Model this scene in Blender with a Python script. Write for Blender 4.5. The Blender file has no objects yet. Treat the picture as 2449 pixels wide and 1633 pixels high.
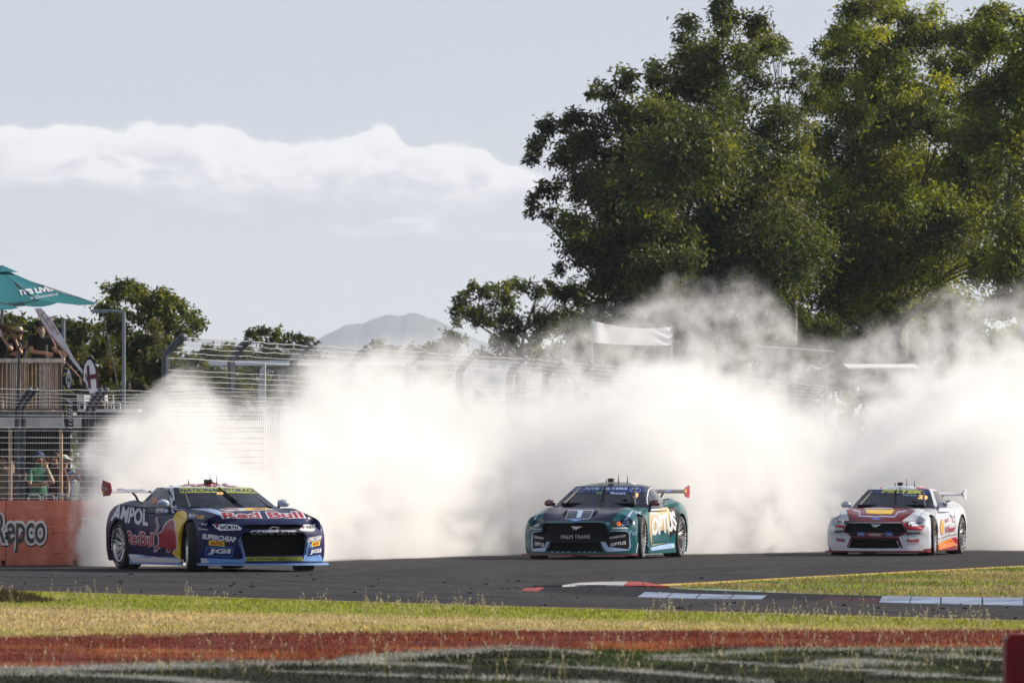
import bpy, bmesh, math, random
import numpy as np
from mathutils import Vector, Matrix
from mathutils.bvhtree import BVHTree
R = math.radians
random.seed(7)
rng = np.random.default_rng(7)
S = bpy.context.scene
COL = S.collection

# ------------------------------------------------------------------ camera, sky, sun, exposure
F, CX, YH, CAMH = 17007.0, 1224.5, 1150.0, 1.25      # photo pixels per radian, centre column, horizon row, eye height
cam_d = bpy.data.cameras.new('camera')
cam = bpy.data.objects.new('camera', cam_d)
COL.objects.link(cam)
cam.location = (0, 0, CAMH)
cam.rotation_euler = (R(90), 0, 0)
cam_d.sensor_width = 36
cam_d.lens = F / 2449 * 36
cam_d.shift_y = (YH - 816.5) / 2449
cam_d.clip_start = 1
cam_d.clip_end = 40000
cam_d.dof.use_dof = True
cam_d.dof.focus_distance = 106
cam_d.dof.aperture_fstop = 9
S.camera = cam

SUN_AZ, SUN_EL = R(68), R(26)       # azimuth clockwise from +Y (the view direction)
SUN_DIR = Vector((math.sin(SUN_AZ)*math.cos(SUN_EL), math.cos(SUN_AZ)*math.cos(SUN_EL), math.sin(SUN_EL)))
sun_d = bpy.data.lights.new('sun', 'SUN')
sun_d.energy = 5.0
sun_d.angle = R(0.5)
sun_d.color = (1.0, 0.90, 0.76)
sun = bpy.data.objects.new('sun', sun_d)
COL.objects.link(sun)
sun.rotation_euler = SUN_DIR.to_track_quat('Z', 'Y').to_euler()

S.view_settings.view_transform = 'Standard'
S.view_settings.look = 'None'
S.view_settings.gamma = 1
S.view_settings.use_curve_mapping = False
S.view_settings.exposure = 0.55
S.render.engine = 'CYCLES'
S.cycles.use_denoising = True
S.cycles.max_bounces = 20
S.cycles.diffuse_bounces = 3
S.cycles.glossy_bounces = 3
S.cycles.transmission_bounces = 4
S.cycles.transparent_max_bounces = 16
S.cycles.volume_bounces = 18
S.cycles.volume_max_steps = 256
S.cycles.sample_clamp_indirect = 6
S.cycles.caustics_reflective = False
S.cycles.caustics_refractive = False


class NT:
    """small helper for writing node trees"""
    def __init__(self, tree):
        self.t = tree
        self.n = tree.nodes
        self.l = tree.links
        self.n.clear()
    def new(self, kind, **kw):
        nd = self.n.new(kind)
        for k, v in kw.items():
            setattr(nd, k, v)
        return nd
    def put(self, sock, v):
        if hasattr(v, 'is_output') or isinstance(v, bpy.types.NodeSocket):
            self.l.new(v, sock)
        else:
            sock.default_value = v
    def math(self, op, a, b=None, c=None, clamp=False):
        nd = self.new('ShaderNodeMath', operation=op, use_clamp=clamp)
        self.put(nd.inputs[0], a)
        if b is not None: self.put(nd.inputs[1], b)
        if c is not None: self.put(nd.inputs[2], c)
        return nd.outputs[0]
    def sstep(self, v, a, b, lo=0.0, hi=1.0):
        nd = self.new('ShaderNodeMapRange', interpolation_type='SMOOTHSTEP')
        self.put(nd.inputs[0], v)
        for i, q in enumerate((a, b, lo, hi)):
            self.put(nd.inputs[1+i], q)
        return nd.outputs[0]
    def noise(self, vec, scale, detail=3.0, rough=0.55, dist=0.0, out=0):
        nd = self.new('ShaderNodeTexNoise')
        if vec is not None: self.put(nd.inputs['Vector'], vec)
        self.put(nd.inputs['Scale'], scale)
        nd.inputs['Detail'].default_value = detail
        nd.inputs['Roughness'].default_value = rough
        nd.inputs['Distortion'].default_value = dist
        return nd.outputs[out]
    def vmath(self, op, a, b=None):
        nd = self.new('ShaderNodeVectorMath', operation=op)
        self.put(nd.inputs[0], a)
        if b is not None: self.put(nd.inputs[1], b)
        return nd.outputs[0]
    def mix(self, f, a, b):
        nd = self.new('ShaderNodeMix', data_type='RGBA')
        self.put(nd.inputs[0], f)
        self.put(nd.inputs[6], a)
        self.put(nd.inputs[7], b)
        return nd.outputs[2]
    def xyz(self, v):
        nd = self.new('ShaderNodeSeparateXYZ')
        self.put(nd.inputs[0], v)
        return nd.outputs
    def comb(self, x, y, z):
        nd = self.new('ShaderNodeCombineXYZ')
        for i, q in enumerate((x, y, z)):
            self.put(nd.inputs[i], q)
        return nd.outputs[0]
    def curve(self, v, pts):
        """float curve through pts; pts in 0..1"""
        nd = self.new('ShaderNodeFloatCurve')
        c = nd.mapping.curves[0]
        while len(c.points) > 2:
            c.points.remove(c.points[1])
        c.points[0].location = pts[0]
        c.points[-1].location = pts[-1]
        for p in pts[1:-1]:
            c.points.new(*p)
        nd.mapping.update()
        self.put(nd.inputs['Value'], v)
        return nd.outputs[0]


def c4(c):
    return (c[0], c[1], c[2], 1.0)

def s2l(r, g, b):
    f = lambda v: (v/255/12.92) if v/255 <= 0.04045 else ((v/255+0.055)/1.055)**2.4
    return (f(r), f(g), f(b))

# world: daylight sky with a band of cumulus low over the horizon
W = bpy.data.worlds.new('World')
S.world = W
W.use_nodes = True
t = NT(W.node_tree)
sky = t.new('ShaderNodeTexSky', sky_type='NISHITA')
sky.sun_disc = False
sky.sun_elevation = SUN_EL
sky.sun_rotation = SUN_AZ
sky.altitude = 0
sky.air_density = 0.6
sky.dust_density = 0.2
sky.ozone_density = 2.0
tc = t.new('ShaderNodeTexCoord').outputs['Generated']
x, y, z = t.xyz(tc)[:3]
az = t.math('ARCTAN2', x, y)
el = z
azn = t.math('PINGPONG', t.math('ADD', az, 0.085), 0.17)     # the cloud bank goes on round the horizon
azn = t.math('DIVIDE', azn, 0.17)
def e01(py):                      # photo row -> elevation, scaled to 0..1 over 0.08
    return ((YH - py) / F) / 0.08
def a01(px):
    return ((px - CX) / F + 0.085) / 0.17
top_pts = [(0, e01(330)), (a01(0), e01(303)), (a01(350), e01(300)), (a01(560), e01(305)), (a01(680), e01(335)), (a01(800), e01(328)),
           (a01(930), e01(303)), (a01(985), e01(345)), (a01(1130), e01(342)), (a01(1220), e01(390)), (a01(1350), e01(430)), (a01(1700), e01(470)), (a01(2100), e01(400)), (1, e01(430))]
bot_pts = [(0, e01(400)), (a01(0), e01(428)), (a01(200), e01(430)), (a01(330), e01(452)), (a01(700), e01(462)), (a01(900), e01(470)), (a01(1300), e01(482)), (a01(1700), e01(490)), (1, e01(440))]
dirn = t.comb(t.math('MULTIPLY', az, 1.0), t.math('MULTIPLY', el, 1.7), 0.0)
n1 = t.noise(dirn, 130, 7, 0.6)
n2 = t.noise(t.vmath('ADD', dirn, (0.37, 0.11, 0.2)), 105, 7, 0.6, 0.5)
n3 = t.noise(t.comb(t.math('MULTIPLY', az, 0.45), t.math('MULTIPLY', el, 2.2), 0.3), 110, 5, 0.6)
topz = t.math('MULTIPLY', t.curve(azn, top_pts), 0.08)
botz = t.math('MULTIPLY', t.curve(azn, bot_pts), 0.08)
up = t.math('ADD', t.math('SUBTRACT', topz, el), t.math('MULTIPLY', t.math('SUBTRACT', n1, 0.5), 0.0055))
dn = t.math('ADD', t.math('SUBTRACT', el, botz), t.math('MULTIPLY', t.math('SUBTRACT', n3, 0.5), 0.012))
m_up = t.sstep(up, -0.0001, 0.0007)
m_dn = t.sstep(dn, -0.0028, 0.0030)
cloud = t.math('MULTIPLY', m_up, m_dn)
thin = t.math('MULTIPLY', t.sstep(n3, 0.53, 0.72), t.math('MULTIPLY', t.sstep(el, 0.030, 0.036), t.sstep(el, 0.046, 0.040)))
cloud = t.math('MAXIMUM', cloud, t.math('MULTIPLY', thin, 0.8))
edge = t.sstep(up, 0.0012, 0.0060)
grey = t.math('MULTIPLY', t.sstep(n2, 0.42, 0.62), edge)
SKYM = 1.0
ccol = t.mix(grey, (8.3, 8.1, 7.95, 1), (5.5, 5.6, 6.05, 1))
veil = t.mix(t.sstep(el, 0.0, 0.075), (5.65, 5.5, 5.45, 1), (4.9, 5.1, 5.65, 1))          # thin high haze
skyv = t.mix(t.sstep(el, 0.08, 0.9, 0.86, 0.30), sky.outputs[0], veil)
fin = t.mix(t.math('MULTIPLY', cloud, 0.92), skyv, ccol)
bg = t.new('ShaderNodeBackground')
bg.inputs[1].default_value = 0.085
t.put(bg.inputs[0], fin)
wo = t.new('ShaderNodeOutputWorld')
t.l.new(bg.outputs[0], wo.inputs[0])


# ------------------------------------------------------------------ helpers
def P(px, py, d):
    """photo pixel at distance d -> world point (the photo's own survey of the place)"""
    return Vector(((px - CX) * d / F, d, CAMH - (py - YH) * d / F))
def GD(py):
    """distance of the flat ground seen at photo row py"""
    return F * CAMH / (py - YH)
def G(px, py, z=0.0):
    d = GD(py)
    return Vector(((px - CX) * d / F, d, z))

def tag(o, label=None, cat=None, group=None, kind=None):
    if label: o['label'] = label
    if cat: o['category'] = cat
    if group: o['group'] = group
    if kind: o['kind'] = kind
    return o
def empty(name, loc=(0, 0, 0), rz=0.0, label=None, cat=None, group=None):
    o = bpy.data.objects.new(name, None)
    COL.objects.link(o)
    o.location = loc
    o.rotation_euler = (0, 0, rz)
    o.empty_display_size = 0.2
    return tag(o, label, cat, group)
def link(name, me, parent=None, mats=None, smooth=None):
    o = bpy.data.objects.new(name, me)
    COL.objects.link(o)
    if parent is not None: o.parent = parent
    if mats is not None:
        if len(me.materials): me.materials.clear()
        for m in (mats if isinstance(mats, (list, tuple)) else [mats]):
            me.materials.append(m)
    if smooth is not None:
        me.polygons.foreach_set('use_smooth', np.ones(len(me.polygons), dtype=bool))
        me.set_sharp_from_angle(angle=R(smooth))
    return o
def mesh_py(name, verts, faces, mi=None):
    me = bpy.data.meshes.new(name)
    me.from_pydata([tuple(v) for v in verts], [], faces)
    if mi is not None:
        me.polygons.foreach_set('material_index', mi)
    me.update()
    return me
def mesh_np(name, V, Fq, col=None):
    """fast mesh: V (n,3) float, Fq (m,k) int, every face with k corners; col (n,3) -> point colour 'tint'"""
    me = bpy.data.meshes.new(name)
    V = np.ascontiguousarray(V, dtype=np.float32)
    Fq = np.ascontiguousarray(Fq, dtype=np.int32)
    m, k = Fq.shape
    me.vertices.add(len(V))
    me.vertices.foreach_set('co', V.ravel())
    me.loops.add(m*k)
    me.loops.foreach_set('vertex_index', Fq.ravel())
    me.polygons.add(m)
    me.polygons.foreach_set('loop_start', np.arange(0, m*k, k, dtype=np.int32))
    me.update(calc_edges=True)
    if col is not None:
        a = me.color_attributes.new('tint', 'FLOAT_COLOR', 'POINT')
        c = np.ones((len(V), 4), dtype=np.float32)
        c[:, :3] = col
        a.data.foreach_set('color', c.ravel())
    return me

class MB:
    """collects simple solids into ONE mesh"""
    def __init__(self):
        self.v, self.f, self.m = [], [], []
    def add(self, vs, fs, mi=0):
        b = len(self.v)
        self.v += [Vector(v) for v in vs]
        self.f += [[i+b for i in f] for f in fs]
        self.m += [mi]*len(fs)
        return self
    def box(self, c, s, M=None, mi=0):
        x, y, z = s[0]/2, s[1]/2, s[2]/2
        vs = [Vector((a, b, e)) for a in (-x, x) for b in (-y, y) for e in (-z, z)]
        if M is not None: vs = [M @ v for v in vs]
        vs = [v + Vector(c) for v in vs]
        return self.add(vs, [(0, 1, 3, 2), (4, 6, 7, 5), (0, 4, 5, 1), (2, 3, 7, 6), (0, 2, 6, 4), (1, 5, 7, 3)], mi)
    def tube(self, pts, rad, n=6, mi=0, cap=True):
        pts = [Vector(p) for p in pts]
        if not isinstance(rad, (list, tuple)): rad = [rad]*len(pts)
        rings = []
        up = None
        for i, p in enumerate(pts):
            d = (pts[min(i+1, len(pts)-1)] - pts[max(i-1, 0)])
            d = d.normalized() if d.length > 1e-9 else Vector((0, 0, 1))
            if up is None:
                up = d.orthogonal().normalized()
            up = (up - d*up.dot(d))
            up = up.normalized() if up.length > 1e-6 else d.orthogonal().normalized()
            sd = d.cross(up)
            rings.append([p + (up*math.cos(2*math.pi*k/n) + sd*math.sin(2*math.pi*k/n))*rad[i] for k in range(n)])
        vs = [v for r in rings for v in r]
        fs = []
        for i in range(len(pts)-1):
            for k in range(n):
                a, b = i*n+k, i*n+(k+1) % n
                fs.append((a, b, b+n, a+n))
        if cap:
            fs.append(tuple(range(n))[::-1])
            fs.append(tuple(range((len(pts)-1)*n, len(pts)*n)))
        return self.add(vs, fs, mi)
    def prism(self, poly, h, M=None, mi=0):
        """polygon in xy extruded 0..h along z"""
        n = len(poly)
        vs = [Vector((p[0], p[1], 0)) for p in poly] + [Vector((p[0], p[1], h)) for p in poly]
        if M is not None: vs = [M @ v for v in vs]
        fs = [tuple(range(n))[::-1], tuple(range(n, 2*n))] + [(i, (i+1) % n, (i+1) % n+n, i+n) for i in range(n)]
        return self.add(vs, fs, mi)
    def lathe(self, prof, n=32, M=None, mi=0, closed=False):
        """profile (r, y) turned about the y axis"""
        k = len(prof)
        vs = []
        for j in range(n):
            a = 2*math.pi*j/n
            for r, yy in prof:
                v = Vector((r*math.cos(a), yy, r*math.sin(a)))
                vs.append(M @ v if M is not None else v)
        fs = []
        for j in range(n):
            j2 = (j+1) % n
            for i in range(k if closed else k-1):
                i2 = (i+1) % k
                fs.append((j*k+i, j*k+i2, j2*k+i2, j2*k+i))
        return self.add(vs, fs, mi)
    def ball(self, c, r, n=10, M=None, mi=0):
        if not isinstance(r, (tuple, list)): r = (r, r, r)
        vs, fs = [], []
        for i in range(n+1):
            th = math.pi*i/n
            for j in range(n*2):
                ph = math.pi*j/n
                v = Vector((r[0]*math.sin(th)*math.cos(ph), r[1]*math.sin(th)*math.sin(ph), r[2]*math.cos(th)))
                if M is not None: v = M @ v
                vs.append(v + Vector(c))
        w = n*2
        for i in range(n):
            for j in range(w):
                fs.append((i*w+j, (i+1)*w+j, (i+1)*w+(j+1) % w, i*w+(j+1) % w))
        return self.add(vs, fs, mi)
    def build(self, name, mats, parent=None, smooth=35):
        me = bpy.data.meshes.new(name)
        me.from_pydata([tuple(v) for v in self.v], [], self.f)
        me.polygons.foreach_set('material_index', self.m)
        bm = bmesh.new()
        bm.from_mesh(me)
        bmesh.ops.remove_doubles(bm, verts=bm.verts, dist=1e-6)
        bmesh.ops.recalc_face_normals(bm, faces=bm.faces)
        bm.to_mesh(me)
        bm.free()
        return link(name, me, parent, mats, smooth)


# ------------------------------------------------------------------ materials
MATS = {}
def mat(name, col, rough=0.5, metal=0.0, var=0.12, vscale=6.0, coat=0.0, spec=0.5, bump=0.0, bscale=60.0, col2=None):
    """principled surface with procedural tone variation and fine relief"""
    if name in MATS: return MATS[name]
    m = bpy.data.materials.new(name)
    m.use_nodes = True
    t = NT(m.node_tree)
    co = t.new('ShaderNodeTexCoord').outputs['Object']
    n = t.noise(co, vscale, 4, 0.6)
    lo = tuple(c*(1-var) for c in col)
    hi = tuple(min(1, c*(1+var)) for c in col) if col2 is None else col2
    cc = t.mix(t.sstep(n, 0.3, 0.7), c4(lo), c4(hi))
    b = t.new('ShaderNodeBsdfPrincipled')
    t.put(b.inputs['Base Color'], cc)
    t.put(b.inputs['Roughness'], t.sstep(n, 0.2, 0.8, max(0.02, rough*0.85), min(1, rough*1.15)))
    b.inputs['Metallic'].default_value = metal
    b.inputs['Specular IOR Level'].default_value = spec
    b.inputs['Coat Weight'].default_value = coat
    b.inputs['Coat Roughness'].default_value = 0.06
    if bump > 0:
        bn = t.new('ShaderNodeBump')
        bn.inputs['Strength'].default_value = bump
        bn.inputs['Distance'].default_value = 0.01
        t.put(bn.inputs['Height'], t.noise(co, bscale, 4, 0.6))
        t.l.new(bn.outputs[0], b.inputs['Normal'])
    o = t.new('ShaderNodeOutputMaterial')
    t.l.new(b.outputs[0], o.inputs[0])
    MATS[name] = m
    return m

rubber = mat('tyre_rubber', (0.014, 0.013, 0.013), 0.75, 0, 0.3, 14, bump=0.3, bscale=90)
# ------------------------------------------------------------------ ground, track, kerbs
def sheet(name, pts, z, m, kind='structure', parent=None):
    me = mesh_py(name, [(p[0], p[1], z) for p in pts], [tuple(range(len(pts)))])
    bm = bmesh.new()
    bm.from_mesh(me)
    bmesh.ops.triangulate(bm, faces=bm.faces[:])
    bmesh.ops.recalc_face_normals(bm, faces=bm.faces)
    for f in bm.faces:
        if f.normal.z < 0: f.normal_flip()
    bm.to_mesh(me)
    bm.free()
    o = link(name, me, parent, m)
    if kind: o['kind'] = kind
    return o

def asphalt_mat():
    m = bpy.data.materials.new('asphalt')
    m.use_nodes = True
    t = NT(m.node_tree)
    co = t.new('ShaderNodeTexCoord').outputs['Object']
    x, y, z = t.xyz(co)[:3]
    st = t.comb(t.math('MULTIPLY', x, 0.25), t.math('MULTIPLY', y, 1.6), 0.0)
    n1 = t.noise(st, 0.55, 5, 0.6, 0.6)
    n2 = t.noise(co, 14, 4, 0.7)
    n3 = t.noise(co, 160, 2, 0.7)
    wv = t.noise(t.comb(t.math('MULTIPLY', x, 0.10), t.math('MULTIPLY', y, 3.2), 0.4), 1.1, 4, 0.65, 0.8)
    c = t.mix(t.sstep(n1, 0.3, 0.7), (0.030, 0.028, 0.032, 1), (0.064, 0.059, 0.063, 1))
    c = t.mix(t.sstep(wv, 0.52, 0.66, 0.0, 0.65), c, (0.010, 0.0095, 0.011, 1))
    c = t.mix(t.sstep(n2, 0.55, 0.8, 0, 0.5), c, (0.085, 0.078, 0.08, 1))
    c = t.mix(t.sstep(n3, 0.58, 0.75, 0, 0.5), c, (0.17, 0.165, 0.16, 1))
    b = t.new('ShaderNodeBsdfPrincipled')
    t.put(b.inputs['Base Color'], c)
    t.put(b.inputs['Roughness'], t.sstep(n1, 0.3, 0.7, 0.72, 0.9))
    b.inputs['Specular IOR Level'].default_value = 0.06
    bn = t.new('ShaderNodeBump')
    bn.inputs['Strength'].default_value = 0.5
    bn.inputs['Distance'].default_value = 0.012
    t.put(bn.inputs['Height'], t.math('ADD', t.noise(co, 70, 3, 0.7), t.math('MULTIPLY', n2, 0.8)))
    t.l.new(bn.outputs[0], b.inputs['Normal'])
    o = t.new('ShaderNodeOutputMaterial')
    t.l.new(b.outputs[0], o.inputs[0])
    return m
asphalt = asphalt_mat()

def tint_mat(name, rough=0.9, trans=0.0, spec=0.2, var=0.25, vscale=9.0, glow=(1.3, 1.3, .85)):
    """surface whose own colour is stored per point (painted turf, leaves)"""
    m = bpy.data.materials.new(name)
    m.use_nodes = True
    t = NT(m.node_tree)
    at = t.new('ShaderNodeAttribute', attribute_name='tint')
    co = t.new('ShaderNodeTexCoord').outputs['Object']
    n = t.noise(co, vscale, 3, 0.6)
    c = t.mix(t.sstep(n, 0.3, 0.7), t.vmath('MULTIPLY', at.outputs[0], (1-var,)*3), t.vmath('MULTIPLY', at.outputs[0], (1+var,)*3))
    b = t.new('ShaderNodeBsdfPrincipled')
    t.put(b.inputs['Base Color'], c)
    b.inputs['Roughness'].default_value = rough
    b.inputs['Specular IOR Level'].default_value = spec
    o = t.new('ShaderNodeOutputMaterial')
    if trans > 0:
        tr = t.new('ShaderNodeBsdfTranslucent')
        t.put(tr.inputs[0], t.vmath('MULTIPLY', c, glow))
        mx = t.new('ShaderNodeMixShader')
        mx.inputs[0].default_value = trans
        t.l.new(b.outputs[0], mx.inputs[1])
        t.l.new(tr.outputs[0], mx.inputs[2])
        t.l.new(mx.outputs[0], o.inputs[0])
    else:
        t.l.new(b.outputs[0], o.inputs[0])
    return m
soil_m = mat('dry_ground', (0.10, 0.085, 0.045), 0.95, 0, 0.4, 0.6, bump=0.4, bscale=12, col2=(0.085, 0.10, 0.035))
turf_m = tint_mat('painted_turf', 0.95, 0.0, 0.1, 0.3, 14)
blade_m = tint_mat('grass_blades', 0.75, 0.35, 0.2, 0.2, 6)
yellow_line_m = mat('yellow_line_paint', (0.55, 0.36, 0.06), 0.8, 0, 0.35, 9, bump=0.2)
kerb_white = mat('kerb_white', (0.50, 0.50, 0.53), 0.7, 0, 0.4, 4, bump=0.2)
kerb_red = mat('kerb_red', (0.50, 0.11, 0.09), 0.7, 0, 0.25, 4, bump=0.2)
kerb_black = mat('kerb_rubbered', (0.014, 0.013, 0.016), 0.7, 0, 0.5, 5, spec=0.08, bump=0.2)
kerb_blue = mat('kerb_pale_blue', (0.27, 0.33, 0.45), 0.6, 0, 0.45, 4, bump=0.2)
kerb_green = mat('kerb_green_paint', (0.16, 0.27, 0.20), 0.85, 0, 0.3, 6, bump=0.3)
kerb_maroon = mat('kerb_maroon', (0.06, 0.022, 0.03), 0.7, 0, 0.3, 6, spec=0.08, bump=0.2)

def kerb_paint(name, col):
    m = bpy.data.materials.new(name)
    m.use_nodes = True
    t = NT(m.node_tree)
    co = t.new('ShaderNodeTexCoord').outputs['Object']
    x, y, z = t.xyz(co)[:3]
    n = t.noise(t.comb(t.math('MULTIPLY', x, .5), t.math('MULTIPLY', y, 2.0), z), 2.2, 5, .7, .6)
    n2 = t.noise(co, 9, 4, .7)
    c = t.mix(t.sstep(n, .46, .64, 0, .9), c4(col), (.022, .021, .025, 1))
    c = t.mix(t.sstep(n2, .55, .75, 0, .5), c, (.10, .09, .085, 1))
    b = t.new('ShaderNodeBsdfPrincipled')
    t.put(b.inputs['Base Color'], c)
    b.inputs['Roughness'].default_value = .7
    b.inputs['Specular IOR Level'].default_value = .1
    o = t.new('ShaderNodeOutputMaterial')
    t.l.new(b.outputs[0], o.inputs[0])
    return m
kerb_white = kerb_paint('kerb_white_worn', (0.55, 0.55, 0.57))
kerb_red = kerb_paint('kerb_red_worn', (0.48, 0.10, 0.085))
kerb_blue = kerb_paint('kerb_pale_blue_worn', (0.30, 0.37, 0.52))

ground = sheet('ground', [(-3000, -60), (3000, -60), (3000, 16000), (-3000, 16000)], 0.0, soil_m)
near = [G(a, b) for a, b in ((-900, 1375), (0, 1414), (600, 1434), (1225, 1454), (1850, 1471), (2449, 1488), (3300, 1510))]
road = sheet('road', list(near) + [Vector((60, 80, 0)), Vector((60, 240, 0)), Vector((-60, 240, 0)), Vector((-60, 100, 0))], 0.004, asphalt)

def ribbon(name, pts, w, z, m, kind='structure', side=0.0, parent=None):
    """flat strip along pts; side -1..1 shifts it across"""
    V, Fc = [], []
    n = len(pts)
    for i in range(n):
        d = Vector(pts[min(i+1, n-1)]) - Vector(pts[max(i-1, 0)])
        nn = Vector((-d.y, d.x, 0)).normalized()
        p = Vector(pts[i])
        ww = w[i] if isinstance(w, (list, tuple)) else w
        V += [(p + nn*ww*(0.5+side/2)).to_tuple()[:2]+(z,), (p - nn*ww*(0.5-side/2)).to_tuple()[:2]+(z,)]
        if i: Fc.append((2*i-2, 2*i-1, 2*i+1, 2*i))
    me = mesh_py(name, V, Fc)
    o = link(name, me, parent, m)
    for p_ in me.polygons:
        pass
    if kind: o['kind'] = kind
    return o
def dense(pts, k):
    out = []
    for i in range(len(pts)-1):
        for j in range(k):
            out.append(Vector(pts[i]).lerp(Vector(pts[i+1]), j/k))
    return out + [Vector(pts[-1])]
ribbon('edge_line', [G(a, b) for a, b in ((-900, 1374), (0, 1413), (600, 1432), (1225, 1452), (1850, 1469), (2449, 1486), (3300, 1508))], 0.14, 0.008, yellow_line_m)
inner_line = [G(a, b) for a, b in ((1545, 1402), (1750, 1392), (2000, 1378), (2250, 1365), (2449, 1355), (2900, 1334))]
ribbon('edge_line', inner_line, 0.45, 0.009, yellow_line_m)
infield_pts = [(1570, 1404), (1750, 1394), (2000, 1380), (2250, 1367), (2449, 1357), (2900, 1336), (3100, 1420), (2449, 1432), (2100, 1428), (1900, 1422), (1760, 1414), (1620, 1409)]
infield = [G(a, b) for a, b in infield_pts]

# kerb round the apex: separate cast blocks, each painted its own colour
kfront = [(1245, 1413), (1285, 1415), (1400, 1424), (1520, 1429), (1660, 1433), (1820, 1434), (1960, 1437), (2100, 1441), (2250, 1445), (2449, 1449), (2700, 1454)]
kback = [(1262, 1408), (1320, 1402), (1420, 1406), (1560, 1411), (1690, 1417), (1850, 1423), (1990, 1428), (2110, 1431), (2250, 1434), (2449, 1436), (2700, 1440)]
kcol = [kerb_red, kerb_black, kerb_black, kerb_blue, kerb_blue, kerb_black, kerb_maroon, kerb_blue, kerb_blue, kerb_blue]
kerb = empty('kerb', G(1700, 1430))
kerb['kind'] = 'structure'
for i in range(len(kfront)-1):
    for h in range(2):
        f0, f1 = [Vector(kfront[i]).lerp(Vector(kfront[i+1]), q) for q in (h/2+.01, h/2+.49)]
        b0, b1 = [Vector(kback[i]).lerp(Vector(kback[i+1]), q) for q in (h/2+.01, h/2+.49)]
        fa, fb = G(*f0), G(*f1)
        ba, bb = G(*b0), G(*b1)
        ma, mb_ = fa.lerp(ba, .5), fb.lerp(bb, .5)
        hh = .032
        up = Vector((0, 0, 1))
        vs = [fa, ma+up*hh*.75, ba+up*hh, ba, fb, mb_+up*hh*.75, bb+up*hh, bb]
        k = MB().add(vs, [(0, 4, 5, 1), (1, 5, 6, 2), (2, 6, 7, 3), (0, 1, 2, 3), (4, 7, 6, 5)])
        o = k.build('kerb_block', [kcol[i], kerb_black], None, 20)
        if i < 7:
            for f_ in o.data.polygons:
                if f_.index > 0: f_.material_index = 1
        o.parent = kerb
        o.matrix_parent_inverse = Matrix.Translation(-kerb.location)
# the red and white block on the far side of the apex
for i, (a0, a1, b0, b1, m) in enumerate((((1345, 1408), (1400, 1407), (1385, 1396), (1440, 1394), kerb_white), ((1402, 1407), (1490, 1408), (1442, 1394), (1500, 1393), kerb_white),
        ((1492, 1408), (1540, 1409), (1502, 1393), (1535, 1394), kerb_red), ((1542, 1409), (1600, 1410), (1537, 1394), (1560, 1398), kerb_red), ((1275, 1409), (1343, 1408), (1330, 1400), (1383, 1396), kerb_black))):
    A0, A1, B0, B1 = G(*a0), G(*a1), G(*b0), G(*b1)
    up = Vector((0, 0, .045))
    k = MB().add([A0, A0+up, B0+up*.4, B0, A1, A1+up, B1+up*.4, B1], [(0, 4, 5, 1), (1, 5, 6, 2), (2, 6, 7, 3), (0, 1, 2, 3), (4, 7, 6, 5)])
    o = k.build('kerb_block', m, None, 20)
    o.parent = kerb
    o.matrix_parent_inverse = Matrix.Translation(-kerb.location)
gs = sheet('kerb_apron', [G(*q) for q in ((1580, 1409.5), (1700, 1409.5), (1850, 1416), (2010, 1426), (1860, 1422.5), (1700, 1416.5))], 0.012, kerb_green)

# skid marks laid on the asphalt
def skid_mat():
    m = bpy.data.materials.new('rubber_mark')
    m.use_nodes = True
    t = NT(m.node_tree)
    co = t.new('ShaderNodeTexCoord').outputs['Object']
    n = t.noise(co, 5, 5, 0.7)
    b = t.new('ShaderNodeBsdfPrincipled')
    b.inputs['Base Color'].default_value = (0.014, 0.013, 0.014, 1)
    b.inputs['Roughness'].default_value = 0.7
    tr = t.new('ShaderNodeBsdfTransparent')
    mx = t.new('ShaderNodeMixShader')
    t.put(mx.inputs[0], t.sstep(n, 0.30, 0.75, 0.35, 0.95))
    t.l.new(tr.outputs[0], mx.inputs[1])
    t.l.new(b.outputs[0], mx.inputs[2])
    o = t.new('ShaderNodeOutputMaterial')
    t.l.new(mx.outputs[0], o.inputs[0])
    return m
skid_m = skid_mat()
skids = [
    ([(760, 1372), (900, 1360), (1050, 1352), (1180, 1350), (1250, 1352)], .5), ([(1180, 1400), (1130, 1388), (1110, 1376), (1150, 1362), (1240, 1352), (1400, 1345)], .5),
    ([(1230, 1402), (1180, 1390), (1165, 1380), (1200, 1367), (1290, 1357), (1450, 1350)], .45), ([(520, 1378), (510, 1368), (560, 1362), (640, 1378), (760, 1386), (980, 1396)], .4),
    ([(940, 1352), (1000, 1345), (1150, 1341), (1300, 1340), (1500, 1340)], .5), ([(930, 1358), (1010, 1350), (1160, 1345), (1300, 1344)], .4),
    ([(1500, 1395), (1520, 1380), (1600, 1370), (1720, 1366), (1820, 1371)], .5), ([(1850, 1376), (1835, 1366), (1845, 1358), (1900, 1352), (2020, 1348), (2250, 1340)], .4),
    ([(0, 1372), (200, 1376), (420, 1384), (700, 1396), (1000, 1410), (1300, 1428)], .5), ([(100, 1392), (400, 1400), (800, 1416), (1200, 1434), (1700, 1452)], .45),
    ([(1300, 1372), (1450, 1362), (1700, 1352), (1950, 1344), (2300, 1336)], .5), ([(1150, 1410), (1350, 1436), (1700, 1448), (2100, 1460), (2449, 1470)], .6), ([(780, 1378), (950, 1392), (1150, 1414), (1330, 1432)], .5)]
skids += [([(a+6, b+5.5) for a, b in pp], w*.8) for pp, w in skids[:11]]
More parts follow.
